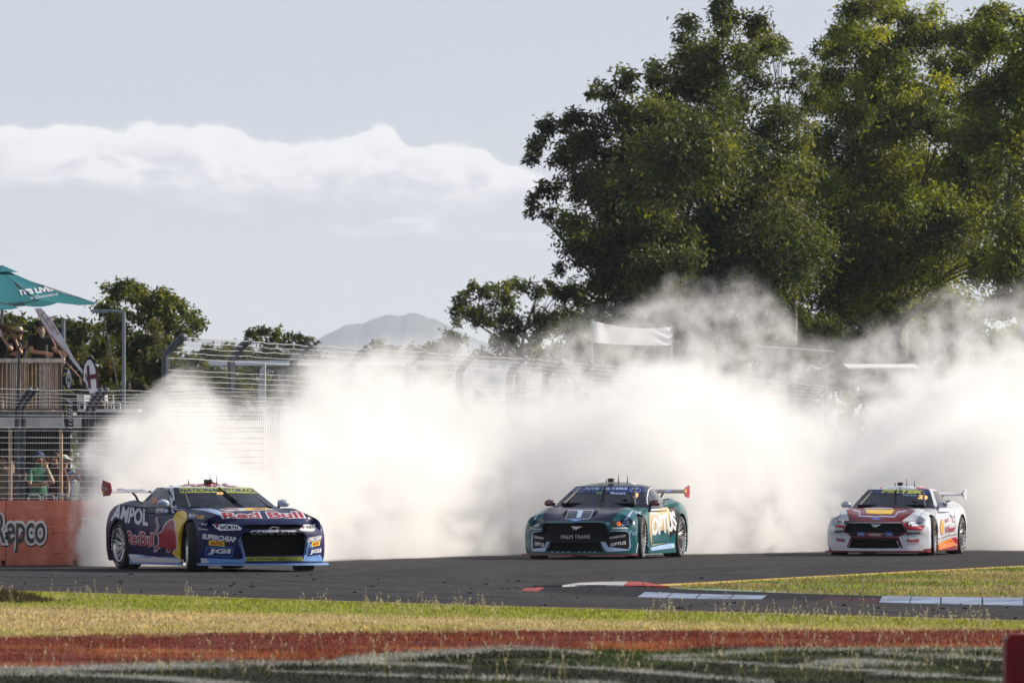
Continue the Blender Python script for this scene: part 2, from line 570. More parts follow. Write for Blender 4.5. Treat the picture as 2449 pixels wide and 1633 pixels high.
for i, (pp, w) in enumerate(skids):
    pts = [G(*q) for q in pp]
    P2 = []
    for j in range(len(pts)-1):           # Catmull-Rom through the points
        p0, p1, p2, p3 = pts[max(j-1, 0)], pts[j], pts[j+1], pts[min(j+2, len(pts)-1)]
        for q in np.linspace(0, 1, 8)[:-1]:
            P2.append(.5*((2*p1)+(p2-p0)*q+(2*p0-5*p1+4*p2-p3)*q*q+(3*p1-p0-3*p2+p3)*q**3))
    ribbon('skid_mark', P2, w, 0.0055+i*.00012, skid_m)

# ---- turf: colours follow the painted bands on the verge
def poly_d(px, py, pl):
    """distance in photo rows to a painted line, in units of its half width"""
    xs = np.array([p[0] for p in pl]); ys = np.array([p[1] for p in pl]); ws = np.array([p[2] for p in pl])
    yy = np.interp(px, xs, ys); ww = np.interp(px, xs, ws)
    inside = (px >= xs[0]) & (px <= xs[-1])
    return np.where(inside, np.abs(py-yy)/(ww*.78), 9.0)
white_lines = [
    [(-200, 1606, 9), (60, 1605, 9), (250, 1600, 11), (450, 1594, 10), (640, 1590, 7), (860, 1588, 8), (1000, 1594, 7), (1120, 1602, 3)],
    [(760, 1590, 3), (830, 1583, 12), (950, 1573, 14), (1080, 1562, 10), (1225, 1556, 6), (1330, 1557, 5), (1420, 1566, 5)],
    [(-200, 1608, 4), (0, 1613, 5), (130, 1614, 6), (260, 1620, 7), (470, 1634, 8), (700, 1650, 8)],
    [(640, 1609, 2), (800, 1613, 4), (1000, 1620, 5), (1225, 1626, 5), (1500, 1640, 5)],
    [(1560, 1573, 3), (1650, 1570, 6), (1780, 1562, 8), (1880, 1556, 6), (2100, 1555, 5), (2449, 1554, 6), (2800, 1556, 6)],
    [(1540, 1578, 3), (1640, 1584, 6), (1780, 1591, 5), (1900, 1597, 4), (2100, 1612, 5), (2449, 1632, 6)],
    [(1880, 1596, 2), (1960, 1590, 7), (2080, 1588, 9), (2160, 1590, 6), (2230, 1592, 2)],
    [(2050, 1563, 2), (2200, 1570, 5), (2400, 1580, 5), (2700, 1594, 5)],
    [(1225, 1592, 3), (1330, 1598, 4), (1480, 1606, 5), (1700, 1622, 6), (1850, 1634, 6)]]
def vnoise(x, y, s, seed):
    r = np.random.default_rng(seed)
    tab = r.random((64, 64))
    fx, fy = x*s, y*s
    ix, iy = np.floor(fx).astype(int), np.floor(fy).astype(int)
    tx, ty = fx-ix, fy-iy
    tx, ty = tx*tx*(3-2*tx), ty*ty*(3-2*ty)
    g = lambda a, b: tab[a % 64, b % 64]
    return (g(ix, iy)*(1-tx)+g(ix+1, iy)*tx)*(1-ty) + (g(ix, iy+1)*(1-tx)+g(ix+1, iy+1)*tx)*ty
def turf_colour(x, y):
    px = CX + F*x/y
    py = YH + F*CAMH/y
    wob = (vnoise(x, y, 2.2, 1)-.5)*7 + (vnoise(x, y, 7, 2)-.5)*4
    qy = py + wob
    e = np.interp(px, [0, 1225, 2449], [1418, 1456, 1490])
    gb = e + np.interp(px, [0, 400, 1225, 2449], [36, 34, 26, 20])
    rt = np.interp(px, [0, 300, 800, 1225, 2449], [1528, 1523, 1514, 1511, 1510])
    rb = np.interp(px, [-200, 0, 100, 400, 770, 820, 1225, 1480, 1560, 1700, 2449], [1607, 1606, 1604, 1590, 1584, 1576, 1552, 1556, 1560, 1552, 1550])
    n1 = vnoise(x, y, 1.1, 3); n2 = vnoise(x, y, 4.5, 4)
    C = lambda c: np.array(c)[None, :]*np.ones((len(x), 1))
    green, dry, lush = C((.235, .27, .040)), C((.47, .36, .205)), C((.34, .30, .085))
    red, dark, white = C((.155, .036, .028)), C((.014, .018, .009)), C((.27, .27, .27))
    mixf = lambda a, b, f: a*(1-f[:, None]) + b*f[:, None]
    sm = lambda v, a, b: np.clip((v-a)/(b-a), 0, 1)
    c = mixf(green, dry, sm(qy, gb-6, gb+6))
    lowb = sm(qy, rt-24, rt-10)*np.where(px < 1100, 1, .35)
    c = mixf(c, lush, lowb*np.clip(n1*1.4, 0, 1))
    c = mixf(c, green, (n2 > .70)*sm(qy, gb-8, gb+20)*.5)
    c = mixf(c, dry, (n2 < .25)*.45)
    c = mixf(c, mixf(red, C((.36, .13, .05)), np.clip((n1-.45)*2.2, 0, .8)*sm(qy, rt+8, rt+40)), sm(qy, rt-3, rt+3))
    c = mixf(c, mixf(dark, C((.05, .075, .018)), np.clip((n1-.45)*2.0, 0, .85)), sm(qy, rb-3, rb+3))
    for pl in white_lines:
        dd = poly_d(px, qy, pl)
        c = mixf(c, white*(.7+.5*n2[:, None]), sm(dd, 1.3, .55)*.9*(py > rt+20))
    return c
# soil under the verge, one fine sheet that carries the paint
ys = GD(np.arange(1404, 1720, 1.0))[::-1]
NXg = 150
V = []
for yv in ys:
    hw = .0725*yv*1.25
    xr_ = np.linspace(-hw, hw, NXg)
    V.append(np.stack([xr_, np.full(NXg, yv), np.full(NXg, .0)], 1))
V = np.concatenate(V)
edge_y = np.interp(CX + F*V[:, 0]/V[:, 1], [-900, 0, 600, 1225, 1850, 2449, 3300], [1375, 1414, 1434, 1454, 1471, 1488, 1510])
keep = (YH + F*CAMH/V[:, 1]) >= edge_y + .6
V[:, 2] = 0.003 + .018*vnoise(V[:, 0], V[:, 1], 1.3, 9)*np.clip((YH + F*CAMH/V[:, 1]-edge_y)/30, 0, 1)
ny = len(ys)
idx = np.arange(ny*NXg).reshape(ny, NXg)
q = np.stack([idx[:-1, :-1], idx[:-1, 1:], idx[1:, 1:], idx[1:, :-1]], -1).reshape(-1, 4)
q = q[keep[q].all(1)]
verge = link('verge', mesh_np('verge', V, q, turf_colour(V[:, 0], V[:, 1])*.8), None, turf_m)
verge['kind'] = 'structure'
inf_me = sheet('infield', infield, 0.010, mat('infield_turf', (0.10, 0.10, 0.02), 0.95, 0, 0.3, 1.5, bump=0.3, bscale=20, col2=(0.14, 0.12, 0.035)))

def blades(name, x, y, z, h, w, col, m, lean=.5, kind='stuff', label=None):
    n = len(x)
    a = rng.random(n)*2*math.pi
    dx, dy = np.cos(a)*w/2, np.sin(a)*w/2
    la = rng.random(n)*2*math.pi
    lx, ly = np.cos(la)*h*lean*rng.random(n), np.sin(la)*h*lean*rng.random(n)
    V = np.zeros((n, 3, 3))
    V[:, 0] = np.stack([x-dx, y-dy, z], 1)
    V[:, 1] = np.stack([x+dx, y+dy, z], 1)
    V[:, 2] = np.stack([x+lx, y+ly, z+h], 1)
    o = link(name, mesh_np(name, V.reshape(-1, 3), np.arange(n*3).reshape(n, 3), np.repeat(col, 3, 0)), None, m)
    o['kind'] = kind
    return o
# verge grass: denser towards the camera-side bands
n = 190000
yy = np.sort(43 + (84-43)*rng.random(n)**0.85)
xx = (rng.random(n)*2-1)*.0725*1.18*yy
py = YH + F*CAMH/yy; px = CX + F*xx/yy
ed = np.interp(px, [-900, 0, 600, 1225, 1850, 2449, 3300], [1375, 1414, 1434, 1454, 1471, 1488, 1510])
k = py > ed + 1.0
xx, yy, py, px, ed = xx[k], yy[k], py[k], px[k], ed[k]
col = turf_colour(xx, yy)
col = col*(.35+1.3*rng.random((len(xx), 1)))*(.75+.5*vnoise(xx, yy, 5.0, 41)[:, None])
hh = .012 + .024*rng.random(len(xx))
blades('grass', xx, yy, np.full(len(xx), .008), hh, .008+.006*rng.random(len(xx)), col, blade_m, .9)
# infield grass
bmx = [(p.x, p.y) for p in infield]
n = 90000
xa = 2.0 + 11*rng.random(n); ya = 70 + 60*rng.random(n)
ins = np.zeros(n, bool)
j = len(bmx)-1
for i in range(len(bmx)):
    xi, yi = bmx[i]; xj, yj = bmx[j]
    c_ = ((yi > ya) != (yj > ya)) & (xa < (xj-xi)*(ya-yi)/(yj-yi+1e-12)+xi)
    ins ^= c_
    j = i
xa, ya = xa[ins], ya[ins]
nn = vnoise(xa, ya, .8, 11)
dist_edge = YH + F*CAMH/ya
gcol = np.where((nn > .48)[:, None], np.array([[.20, .24, .038]]), np.array([[.36, .29, .13]]))
gcol = gcol*(.45+1.1*rng.random((len(xa), 1)))*(.7+.6*vnoise(xa, ya*.35, 1.6, 44)[:, None])
blades('grass', xa, ya, np.full(len(xa), .010), .018+.026*rng.random(len(xa)), .012+.006*rng.random(len(xa)), gcol, blade_m, .9)
# seed-head stalks
n = 1300
pxs = rng.random(n)*2750-150
eds = np.interp(pxs, [-900, 0, 600, 1225, 1850, 2449, 3300], [1375, 1414, 1434, 1454, 1471, 1488, 1510])
clus = vnoise(pxs, pxs*0+.5, .012, 21)
tt = rng.random(n)
pys = np.where(tt < .62, eds + 6 + rng.random(n)*28, eds + 30 + (1628-eds-30)*rng.random(n))
kk = (clus > .38) | (tt > .62)
pxs, pys = pxs[kk], pys[kk]
dS = GD(pys); xS = (pxs-CX)*dS/F
n = len(xS)
hS = .07 + .13*rng.random(n)**2 * np.where(rng.random(n) < .3, 1.5, 1)
lx = (rng.random(n)-.5)*.10; ly = (rng.random(n)-.5)*.06
Vs, Cs = [], []
stalk = np.array([.30, .25, .13]); seed = np.array([.60, .54, .46])
def tri(p0, p1, w, c):
    Vs.append(np.stack([p0-np.array([w, 0, 0]), p0+np.array([w, 0, 0]), p1], 0)); Cs.append(np.repeat(c[None], 3, 0))
for i in range(n):
    b0 = np.array([xS[i], dS[i], 0.0]); tp = b0+np.array([lx[i], ly[i], hS[i]])
    tri(b0, tp, .0025, stalk)
    for s_ in range(5):
        f = .55+.45*rng.random()
        pc = b0*(1-f)+tp*f
        dirv = np.array([(rng.random()-.5)*.05, (rng.random()-.5)*.05, .012+.02*rng.random()])
        tri(pc, pc+dirv*.6, .0035, seed*(.8+.4*rng.random()))
Vs = np.concatenate(Vs); Cs = np.concatenate(Cs)
o = link('seed_grass', mesh_np('seed_grass', Vs, np.arange(len(Vs)).reshape(-1, 3), Cs), None, tint_mat('seed_heads', 0.8, 0.4, 0.2, 0.1, 6))
o['kind'] = 'stuff'
# heap of cut dry grass at the road edge
n = 5200
u = rng.standard_normal((n, 2))
pxh = 20 + u[:, 0]*48; dh = GD(1441) + u[:, 1]*.35
hx = (pxh-CX)*dh/F
hz_ = np.clip(.13 - .05*np.abs(u[:, 0]) - .05*np.abs(u[:, 1]), 0, 1)*rng.random(n)
blades('dry_clippings', hx, dh, hz_, .015+.05*rng.random(n), .01+.012*rng.random(n), np.array([[.085, .065, .04]])*(.4+1.1*rng.random((n, 1))), blade_m, 3.0)
# crumbs of tyre rubber on the track
mb = MB()
for i in range(170):
    pxx = rng.random()*2449
    ee = np.interp(pxx, [0, 1225, 2449], [1412, 1452, 1487])
    pyy = 1366 + (ee-1372)*rng.random()**.8
    if pxx > 1500 and pyy > 1385: pyy = 1442 + rng.random()*(ee-1446)
    pq = G(pxx, pyy, .012)
    s_ = .006+.02*rng.random()**3
    mb.ball(pq, (s_*1.8, s_*1.2, s_*.7), 3, Matrix.Rotation(rng.random()*6, 3, 'Z'))
o = mb.build('rubber_debris', rubber, None, 60)
o['kind'] = 'stuff'
# ------------------------------------------------------------------ race cars
def hermite(pts):
    """smooth curve through (x, y) points"""
    X = np.array([p[0] for p in pts], float)
    Y = np.array([p[1] for p in pts], float)
    d = np.diff(Y)/np.diff(X)
    m = np.zeros(len(X))
    m[1:-1] = np.where(d[:-1]*d[1:] > 0, 2*d[:-1]*d[1:]/(d[:-1]+d[1:]+1e-12), 0)
    m[0], m[-1] = d[0], d[-1]
    def f(q):
        q = min(max(q, X[0]), X[-1])
        i = min(max(int(np.searchsorted(X, q)) - 1, 0), len(X)-2)
        h = X[i+1]-X[i]
        s = (q-X[i])/h
        return (Y[i]*(1+2*s)*(1-s)**2 + m[i]*h*s*(1-s)**2 + Y[i+1]*s*s*(3-2*s) + m[i+1]*h*s*s*(s-1))
    return f

def boolean_cut(o, cutter):
    md = o.modifiers.new('cut', 'BOOLEAN')
    md.operation = 'DIFFERENCE'
    md.solver = 'EXACT'
    md.object = cutter
    dg = bpy.context.evaluated_depsgraph_get()
    me = bpy.data.meshes.new_from_object(o.evaluated_get(dg))
    o.modifiers.clear()
    o.data = me
    bpy.data.objects.remove(cutter)

paint_navy = mat('paint_navy', (0.007, 0.010, 0.060), 0.40, 0.0, 0.15, 5, coat=0.06, spec=0.15)
paint_lightblue = mat('paint_light_blue', (0.17, 0.32, 0.62), 0.35, 0, 0.06, 5, coat=0.2, spec=0.3)
paint_teal = mat('paint_teal', (0.004, 0.085, 0.10), 0.3, 0, 0.1, 4, coat=0.25, spec=0.2)
paint_black = mat('paint_dark_navy', (0.010, 0.013, 0.036), 0.32, 0, 0.15, 4, coat=0.14, spec=0.15)
paint_white = mat('paint_white', (0.52, 0.54, 0.60), 0.32, 0, 0.05, 4, coat=0.6)
paint_red = mat('paint_red', (0.15, 0.008, 0.013), 0.32, 0, 0.1, 4, coat=0.1, spec=0.2)
paint_maroon = mat('paint_maroon', (0.13, 0.014, 0.022), 0.35, 0, 0.1, 4, coat=0.4)
pr_white = mat('print_white', (0.64, 0.64, 0.68), 0.35, 0, 0.03, 4, coat=0.3)
pr_yellow = mat('print_yellow', (0.78, 0.50, 0.02), 0.35, 0, 0.05, 4, coat=0.1, spec=0.2)
pr_lime = mat('print_lime', (0.42, 0.45, 0.06), 0.4, 0, 0.05, 4, coat=0.2)
pr_red = mat('print_red', (0.32, 0.010, 0.030), 0.35, 0, 0.05, 4, coat=0.1, spec=0.2)
pr_orange = mat('print_orange', (0.95, 0.20, 0.02), 0.35, 0, 0.05, 4)
pr_dark = mat('print_dark', (0.008, 0.008, 0.012), 0.4, 0, 0.1, 4, spec=0.12)
pr_navy = mat('print_navy', (0.015, 0.025, 0.12), 0.35, 0, 0.1, 4, coat=0.1, spec=0.2)
pr_blue = mat('print_blue', (0.04, 0.16, 0.55), 0.35, 0, 0.1, 4, coat=0.3)
pr_pale = mat('print_pale_blue', (0.34, 0.47, 0.72), 0.35, 0, 0.05, 4, coat=0.2)
pr_green = mat('print_green', (0.20, 0.42, 0.20), 0.35, 0, 0.05, 4)
pr_reflection = mat('painted_gold_reflection', (0.60, 0.46, 0.26), 0.3, 0.3, 0.1, 4)  # tone of a reflection, put into the colour
black_in = mat('black_interior', (0.005, 0.005, 0.006), 0.7, 0, 0.2, 8, spec=0.1)
carbon = mat('carbon_black', (0.016, 0.016, 0.018), 0.45, 0, 0.3, 40)
rubber = mat('tyre_rubber', (0.014, 0.013, 0.013), 0.75, 0, 0.3, 14, bump=0.3, bscale=90)
alloy = mat('rim_alloy', (0.62, 0.60, 0.57), 0.28, 0.9, 0.1, 9)
disc_metal = mat('brake_disc_metal', (0.20, 0.18, 0.17), 0.4, 0.8, 0.2, 20)
chrome = mat('badge_chrome', (0.7, 0.72, 0.75), 0.2, 0.9, 0.05, 9)
cage_m = mat('roll_cage_grey', (0.06, 0.065, 0.075), 0.6, 0, 0.1, 9)
lamp_m = mat('headlight_cover', (0.80, 0.82, 0.86), 0.12, 0, 0.05, 9, coat=1.0)

def glass_mat(name, tint, rough=0.03):
    m = bpy.data.materials.new(name)
    m.use_nodes = True
    t = NT(m.node_tree)
    lw = t.new('ShaderNodeFresnel')
    lw.inputs[0].default_value = 1.5
    tr = t.new('ShaderNodeBsdfTransparent')
    tr.inputs[0].default_value = c4(tint)
    gl = t.new('ShaderNodeBsdfGlossy')
    gl.inputs['Roughness'].default_value = rough
    co = t.new('ShaderNodeTexCoord').outputs['Object']
    df = t.new('ShaderNodeBsdfDiffuse')
    df.inputs[0].default_value = (0.20, 0.25, 0.38, 1)
    dust = t.new('ShaderNodeMixShader')
    t.put(dust.inputs[0], t.sstep(t.noise(co, 7, 4, 0.6), 0.35, 0.8, 0.03, 0.16))
    t.l.new(tr.outputs[0], dust.inputs[1])
    t.l.new(df.outputs[0], dust.inputs[2])
    mx = t.new('ShaderNodeMixShader')
    t.put(mx.inputs[0], t.math('MULTIPLY', lw.outputs[0], 1.0))
    t.l.new(dust.outputs[0], mx.inputs[1])
    t.l.new(gl.outputs[0], mx.inputs[2])
    o = t.new('ShaderNodeOutputMaterial')
    t.l.new(mx.outputs[0], o.inputs[0])
    return m
glass_front = glass_mat('windscreen_glass', (0.30, 0.36, 0.50))
glass_side = glass_mat('side_glass', (0.74, 0.77, 0.82))

ST_CAMARO = dict(
    XN=2.40, XR=-2.40,
    hood=[(-2.42, .83), (-2.30, .925), (-1.9, .95), (-1.5, .935), (-1.0, .905), (-.5, .893), (.3, .885), (.75, .868), (1.2, .85), (1.7, .81), (2.1, .755), (2.40, .70)],
    W=[(-2.42, .79), (-2.1, .90), (-1.41, .955), (-.75, .875), (0, .86), (.7, .885), (1.41, .95), (1.95, .915), (2.42, .86)],
    prof=[(0, .97), (.25, 1.0), (.55, 1.0), (.78, .975), (.9, .94), (1, .87)],
    zb=.115, drop=.07, fend=.045, rend=.05, plan=.42, planp=2.6, lean=[(0, .02), (.35, 0), (.7, .0), (.86, .03), (1, .17)],
    g=dict(z0=.80, z1=1.150, xf=(1.00, .10), xc=(.62, -.10), wf=(.77, .585), xs=(-.98, -.72), ws=(.80, .585), xrc=(-1.52, -.98), wrc=(.66, .50), xr=(-1.78, -1.02), crown=.055, bulge=.03),
    mirror=(.34, .90, .93))
ST_PONY = dict(
    XN=2.40, XR=-2.40,
    hood=[(-2.42, .81), (-2.30, .90), (-1.9, .935), (-1.5, .915), (-1.0, .885), (-.5, .868), (.3, .85), (.75, .825), (1.2, .80), (1.7, .745), (2.1, .68), (2.40, .60)],
    W=[(-2.42, .79), (-2.1, .90), (-1.41, .955), (-.75, .865), (0, .85), (.7, .875), (1.41, .95), (1.95, .905), (2.42, .84)],
    prof=[(0, .97), (.25, 1.0), (.55, 1.0), (.78, .975), (.9, .94), (1, .86)],
    zb=.085, drop=.05, fend=.05, rend=.06, plan=.40, planp=2.6, lean=[(0, .0), (.3, .03), (.55, .04), (.8, .0), (.9, .0), (1, .12)],
    g=dict(z0=.76, z1=1.155, xf=(.98, .06), xc=(.58, -.12), wf=(.775, .555), xs=(-1.05, -.74), ws=(.80, .565), xrc=(-1.55, -1.0), wrc=(.62, .48), xr=(-1.85, -1.05), crown=.072, bulge=.03),
    mirror=(.36, .87, .885))

class Car:
    pass

def car_body(st, mats, paint_rule):
    hood, Wf, prof, lean = (hermite(st[k]) for k in ('hood', 'W', 'prof', 'lean'))
    XN, XR = st['XN'], st['XR']
    def zt(xc, v):
        a = abs(v)
        cab = 1/(1+math.exp((abs(xc+.5)-1.05)/.10))
        z = hood(xc) - (st['drop']*(1-cab) + .018*cab)*a**5
        z += st['fend']*math.exp(-((a-.76)/.16)**2)*math.exp(-((xc-1.40)/.42)**2)
        z += st['rend']*math.exp(-((a-.80)/.16)**2)*math.exp(-((xc+1.35)/.50)**2)
        z += .016*(1/(1+math.exp((a-.40)*40)))*math.exp(-((xc-1.45)/.45)**4)
        return z
    def M(xc, v, s):
        W_ = Wf(xc)
        a = abs(v)
        zb = st['zb'] + (.06*max(0, (-1.9-xc)/.5))
        z = zb + s*(zt(xc, v)-zb)
        cab = 1/(1+math.exp((abs(xc+.5)-1.05)/.10))
        y = v*W_*(prof(s)*(1-cab) + max(prof(s), .935)*cab)
        x = xc
        if xc > 1.86:
            tt = (xc-1.86)/(XN-1.86)
            xf = XN - st['plan']*a**st['planp'] - lean(s)
            x = 1.86 + tt*(xf-1.86)
        elif xc < -1.9:
            tt = (-1.9-xc)/(-1.9-XR)
            xr = XR + .20*a**3 + .06*abs(s-.6)
            x = -1.9 + tt*(xr+1.9)
        return (x, y, z)
    xs = np.concatenate([np.linspace(XR, -1.9, 8)[:-1], np.linspace(-1.9, 1.86, 66)[:-1], np.linspace(1.86, XN, 12)])
    vs = np.concatenate([-np.cos(np.linspace(0, math.pi, 27))])
    vs = np.sign(vs)*np.abs(vs)**0.9
    ss = np.array([0, .06, .14, .24, .34, .44, .54, .64, .73, .80, .86, .91, .95, .98, 1.0])
    V, Fc, Mi = [], [], []
    def grid(A, B, fn, tagname):
        b = len(V)
        for i in A:
            for j in B:
                V.append(fn(i, j))
        nb = len(B)
        for i in range(len(A)-1):
            for j in range(nb-1):
                Fc.append((b+i*nb+j, b+i*nb+j+1, b+(i+1)*nb+j+1, b+(i+1)*nb+j))
                Mi.append(paint_rule(tagname, (A[i]+A[i+1])/2, (B[j]+B[j+1])/2))
    grid(xs, vs, lambda x, v: M(x, v, 1), 'top')
    grid(xs, vs, lambda x, v: M(x, v, 0), 'bottom')
    grid(xs, ss, lambda x, s: M(x, -1, s), 'side')
    grid(xs, ss, lambda x, s: M(x, 1, s), 'side')
    grid(vs, ss, lambda v, s: M(XN, v, s), 'front')
    grid(vs, ss, lambda v, s: M(XR, v, s), 'rear')
    me = bpy.data.meshes.new('body')
    me.from_pydata(V, [], Fc)
    me.polygons.foreach_set('material_index', Mi)
    bm = bmesh.new()
    bm.from_mesh(me)
    bmesh.ops.remove_doubles(bm, verts=bm.verts, dist=1e-5)
    bmesh.ops.recalc_face_normals(bm, faces=bm.faces)
    bm.to_mesh(me)
    bm.free()
    return link('body', me, None, mats)

def split_panels(body, root):
    """bonnet, doors and bumpers become panels of their own, cut along the shut lines"""
    me = body.data
    def which(f):
        c, n = f.calc_center_median(), f.normal
        if c.x > 1.98 and c.z < .66: return 'front_bumper'
        if c.x < -2.02: return 'rear_bumper'
        if n.z > .55 and .70 < c.x < 2.3 and abs(c.y) < .66 and c.z > .5: return 'bonnet'
        if abs(n.y) > .6 and -.72 < c.x < .62 and c.z > .22 and abs(c.y) > .6: return 'door_a' if c.y > 0 else 'door_b'
        return 'body'
    out = []
    src = me.copy()
    for k in ('front_bumper', 'rear_bumper', 'bonnet', 'door_a', 'door_b', 'body'):
        bm = bmesh.new(); bm.from_mesh(src)
        bmesh.ops.delete(bm, geom=[f for f in bm.faces if which(f) != k], context='FACES')
        if k == 'body':
            bm.to_mesh(me); bm.free()
        else:
            m2 = src.copy(); m2.name = k.replace('_a', '').replace('_b', '') if k.startswith('door') else k
            bm.to_mesh(m2); bm.free()
            out.append(link('door' if k.startswith('door') else k, m2, root))
    return out

def cutter_prism(poly_yz, x0, x1, mats, k):
    mb = MB()
    M = Matrix(((0, 0, 1, x0), (1, 0, 0, 0), (0, 1, 0, 0), (0, 0, 0, 1)))
    mb.prism(poly_yz, x1-x0, M, 0)
    o = mb.build('cutter', mats)
    o.data.polygons.foreach_set('material_index', [k]*len(o.data.polygons))
    return o

def mirror_poly(half):
    """half outline (y>=0) from top centre to bottom centre -> whole outline"""
    return half + [(-y, z) for y, z in reversed(half)]

def greenhouse(st, car, roof_mats, roof_rule):
    g = st['g']
    NW, NA, NS, NC, NR = 8, 1, 12, 3, 5
    fl = [0, .16, .3, .45, .6, .75, .87, .945, 1.0]
    lerp = lambda ab, f: ab[0]*(1-f) + ab[1]*f
    rings = []
    for f in fl:
        fw = f + .10*f*(1-f)                      # sides lean in slightly rounded
        xf, xc, wf, xs, ws, xrc, wrc, xr = (lerp(g[k], q) for k, q in (('xf', f), ('xc', f), ('wf', f**1.25), ('xs', f), ('ws', f**1.35), ('xrc', f), ('wrc', f**1.2), ('xr', f)))
        pts = []
        for j in range(NW+1):
            q = j/NW
            pts.append((xf-(xf-xc)*q**2.1, wf*q))
        xa, wa = xc-.10, wf + .045*(1-f)+.015
        pts.append((xa, wa))
        for j in range(1, NS+1):
            q = j/NS
            pts.append((xa+(xs-xa)*q, wa+(ws-wa)*q + g['bulge']*4*q*(1-q)*(1-.5*f)))
        for j in range(1, NC+1):
            q = j/NC
            pts.append((xs+(xrc-xs)*q, ws+(wrc-ws)*q + .012*4*q*(1-q)))
        for j in range(1, NR+1):
            q = j/NR
            pts.append((xrc+(xr-xrc)*(1-(1-q)**2), wrc*(1-q)))
        z = g['z0'] + f*(g['z1']-g['z0'])
        rings.append([(x, y, z) for x, y in pts])
    n = len(rings[0])
    parts = {'windscreen': ([], []), 'side_window': ([], []), 'side_window2': ([], []), 'rear_window': ([], []), 'roof': ([], [])}
    rmi = []
    def quad(k, vs, mi=0):
        V, Fc = parts[k]
        b = len(V)
        V.extend(vs)
        Fc.append(tuple(range(b, b+len(vs))))
        if k == 'roof': rmi.append(mi)
    for r in range(len(fl)-1):
        for j in range(n-1):
            for sgn in (1, -1):
                vs = [rings[r][j], rings[r][j+1], rings[r+1][j+1], rings[r+1][j]]
                vs = [(x, y*sgn, z) for x, y, z in vs]
                if sgn < 0: vs.reverse()
                inside = 1 <= r <= len(fl)-3
                if j < NW and r >= 1 and r <= len(fl)-2: k = 'windscreen'
                elif NW+NA <= j < NW+NA+NS and inside and not (r >= 5 and j == NW+NA): k = 'side_window' if sgn > 0 else 'side_window2'
                elif j >= NW+NA+NS+NC and inside: k = 'rear_window'
                else: k = 'roof'
                quad(k, vs, roof_rule('pillar' if r < len(fl)-2 else 'rail', j, NW))
    top = rings[-1]
    m = 10
    lines = []
    for j in range(n):
        x, y, z = top[j]
        dist = min(1, max(0, (top[0][0]-x)/.55))
        dr = min(1, max(0, (x-top[-1][0])/.5))
        cr = g['crown']*(dist**.75)*(dr**.6) if dist > 0 and dr > 0 else 0
        lines.append([(x, y*(1-2*i/m), z + cr*(1-(1-2*i/m)**2)) for i in range(m+1)])
    for j in range(n-1):
        for i in range(m):
            vs = [lines[j][i], lines[j][i+1], lines[j+1][i+1], lines[j+1][i]]
            quad('roof', vs, roof_rule('roof', j, NW))
    out = {}
    for k, (V, Fc) in parts.items():
        me = mesh_py(k, V, Fc, rmi if k == 'roof' else None)
        bm = bmesh.new()
        bm.from_mesh(me)
        bmesh.ops.remove_doubles(bm, verts=bm.verts, dist=1e-5)
        bmesh.ops.recalc_face_normals(bm, faces=bm.faces)
        bm.to_mesh(me)
        bm.free()
        nm = 'side_window' if k.startswith('side') else k
        mt = roof_mats if k == 'roof' else (glass_front if k in ('windscreen', 'rear_window') else glass_side)
        out[k] = link(nm, me, car.root, mt, 40)
    return out

def wheel_meshes():
    rs = [(.236, -.13), (.30, -.146), (.322, -.14), (.336, -.118), (.338, 0), (.336, .118), (.322, .14), (.30, .146), (.236, .13)]
    mb = MB(); mb.lathe(rs, 40)
    ty = mb.build('tyre', rubber)
    mb = MB()
    mb.lathe([(.240, .132), (.244, .140), (.236, .142), (.226, .128), (.214, .10), (.208, -.12), (.216, -.12), (.222, .09)], 36)
    mb.lathe([(.0, .075), (.035, .08), (.05, .07), (.062, .05), (.062, .02), (0.0, .02)], 20)
    for k in range(10):
        for dd in (-.085, .085):
            a = 2*math.pi*k/10
            a0, a1 = a+dd*.9, a+dd*1.25
            p0 = Vector((.045*math.cos(a0), .058, .045*math.sin(a0)))
            p1 = Vector((.14*math.cos(a+dd), .085, .14*math.sin(a+dd)))
            p2 = Vector((.224*math.cos(a1), .118, .224*math.sin(a1)))
            mb.tube([p0, p1, p2], [.013, .010, .009], 5)
    rm = mb.build('rim', alloy)
    mb = MB()
    mb.lathe([(.06, .0), (.185, .0), (.185, -.03), (.06, -.03)], 28, closed=True)
    mb.box((.12, .01, .10), (.10, .06, .13))
    dk = mb.build('brake_disc', disc_metal)
    mb = MB()
    mb.lathe([(.284, .1475), (.292, .1495), (.300, .1495), (.306, .1485)], 60)
    return ty, rm, dk
_ty, _rm, _dk = wheel_meshes()
def tyre_band_mesh():
    V, Fc = [], []
    for (s0, s1) in ((.3, 1.5), (2.2, 2.7), (3.4, 4.7), (5.3, 5.8)):
        nseg = 16
        for i in range(nseg):
            if i % 3 == 2: continue
            a0, a1 = s0+(s1-s0)*i/nseg, s0+(s1-s0)*(i+.8)/nseg
            b = len(V)
            for a, r, y in ((a0, .268, .1425), (a1, .268, .1425), (a1, .292, .1492), (a0, .292, .1492)):
                V.append((r*math.cos(a), y, r*math.sin(a)))
            Fc.append((b, b+1, b+2, b+3))
    return mesh_py('sidewall_marking', V, Fc)
_bm = tyre_band_mesh()
_bm.materials.append(pr_white)

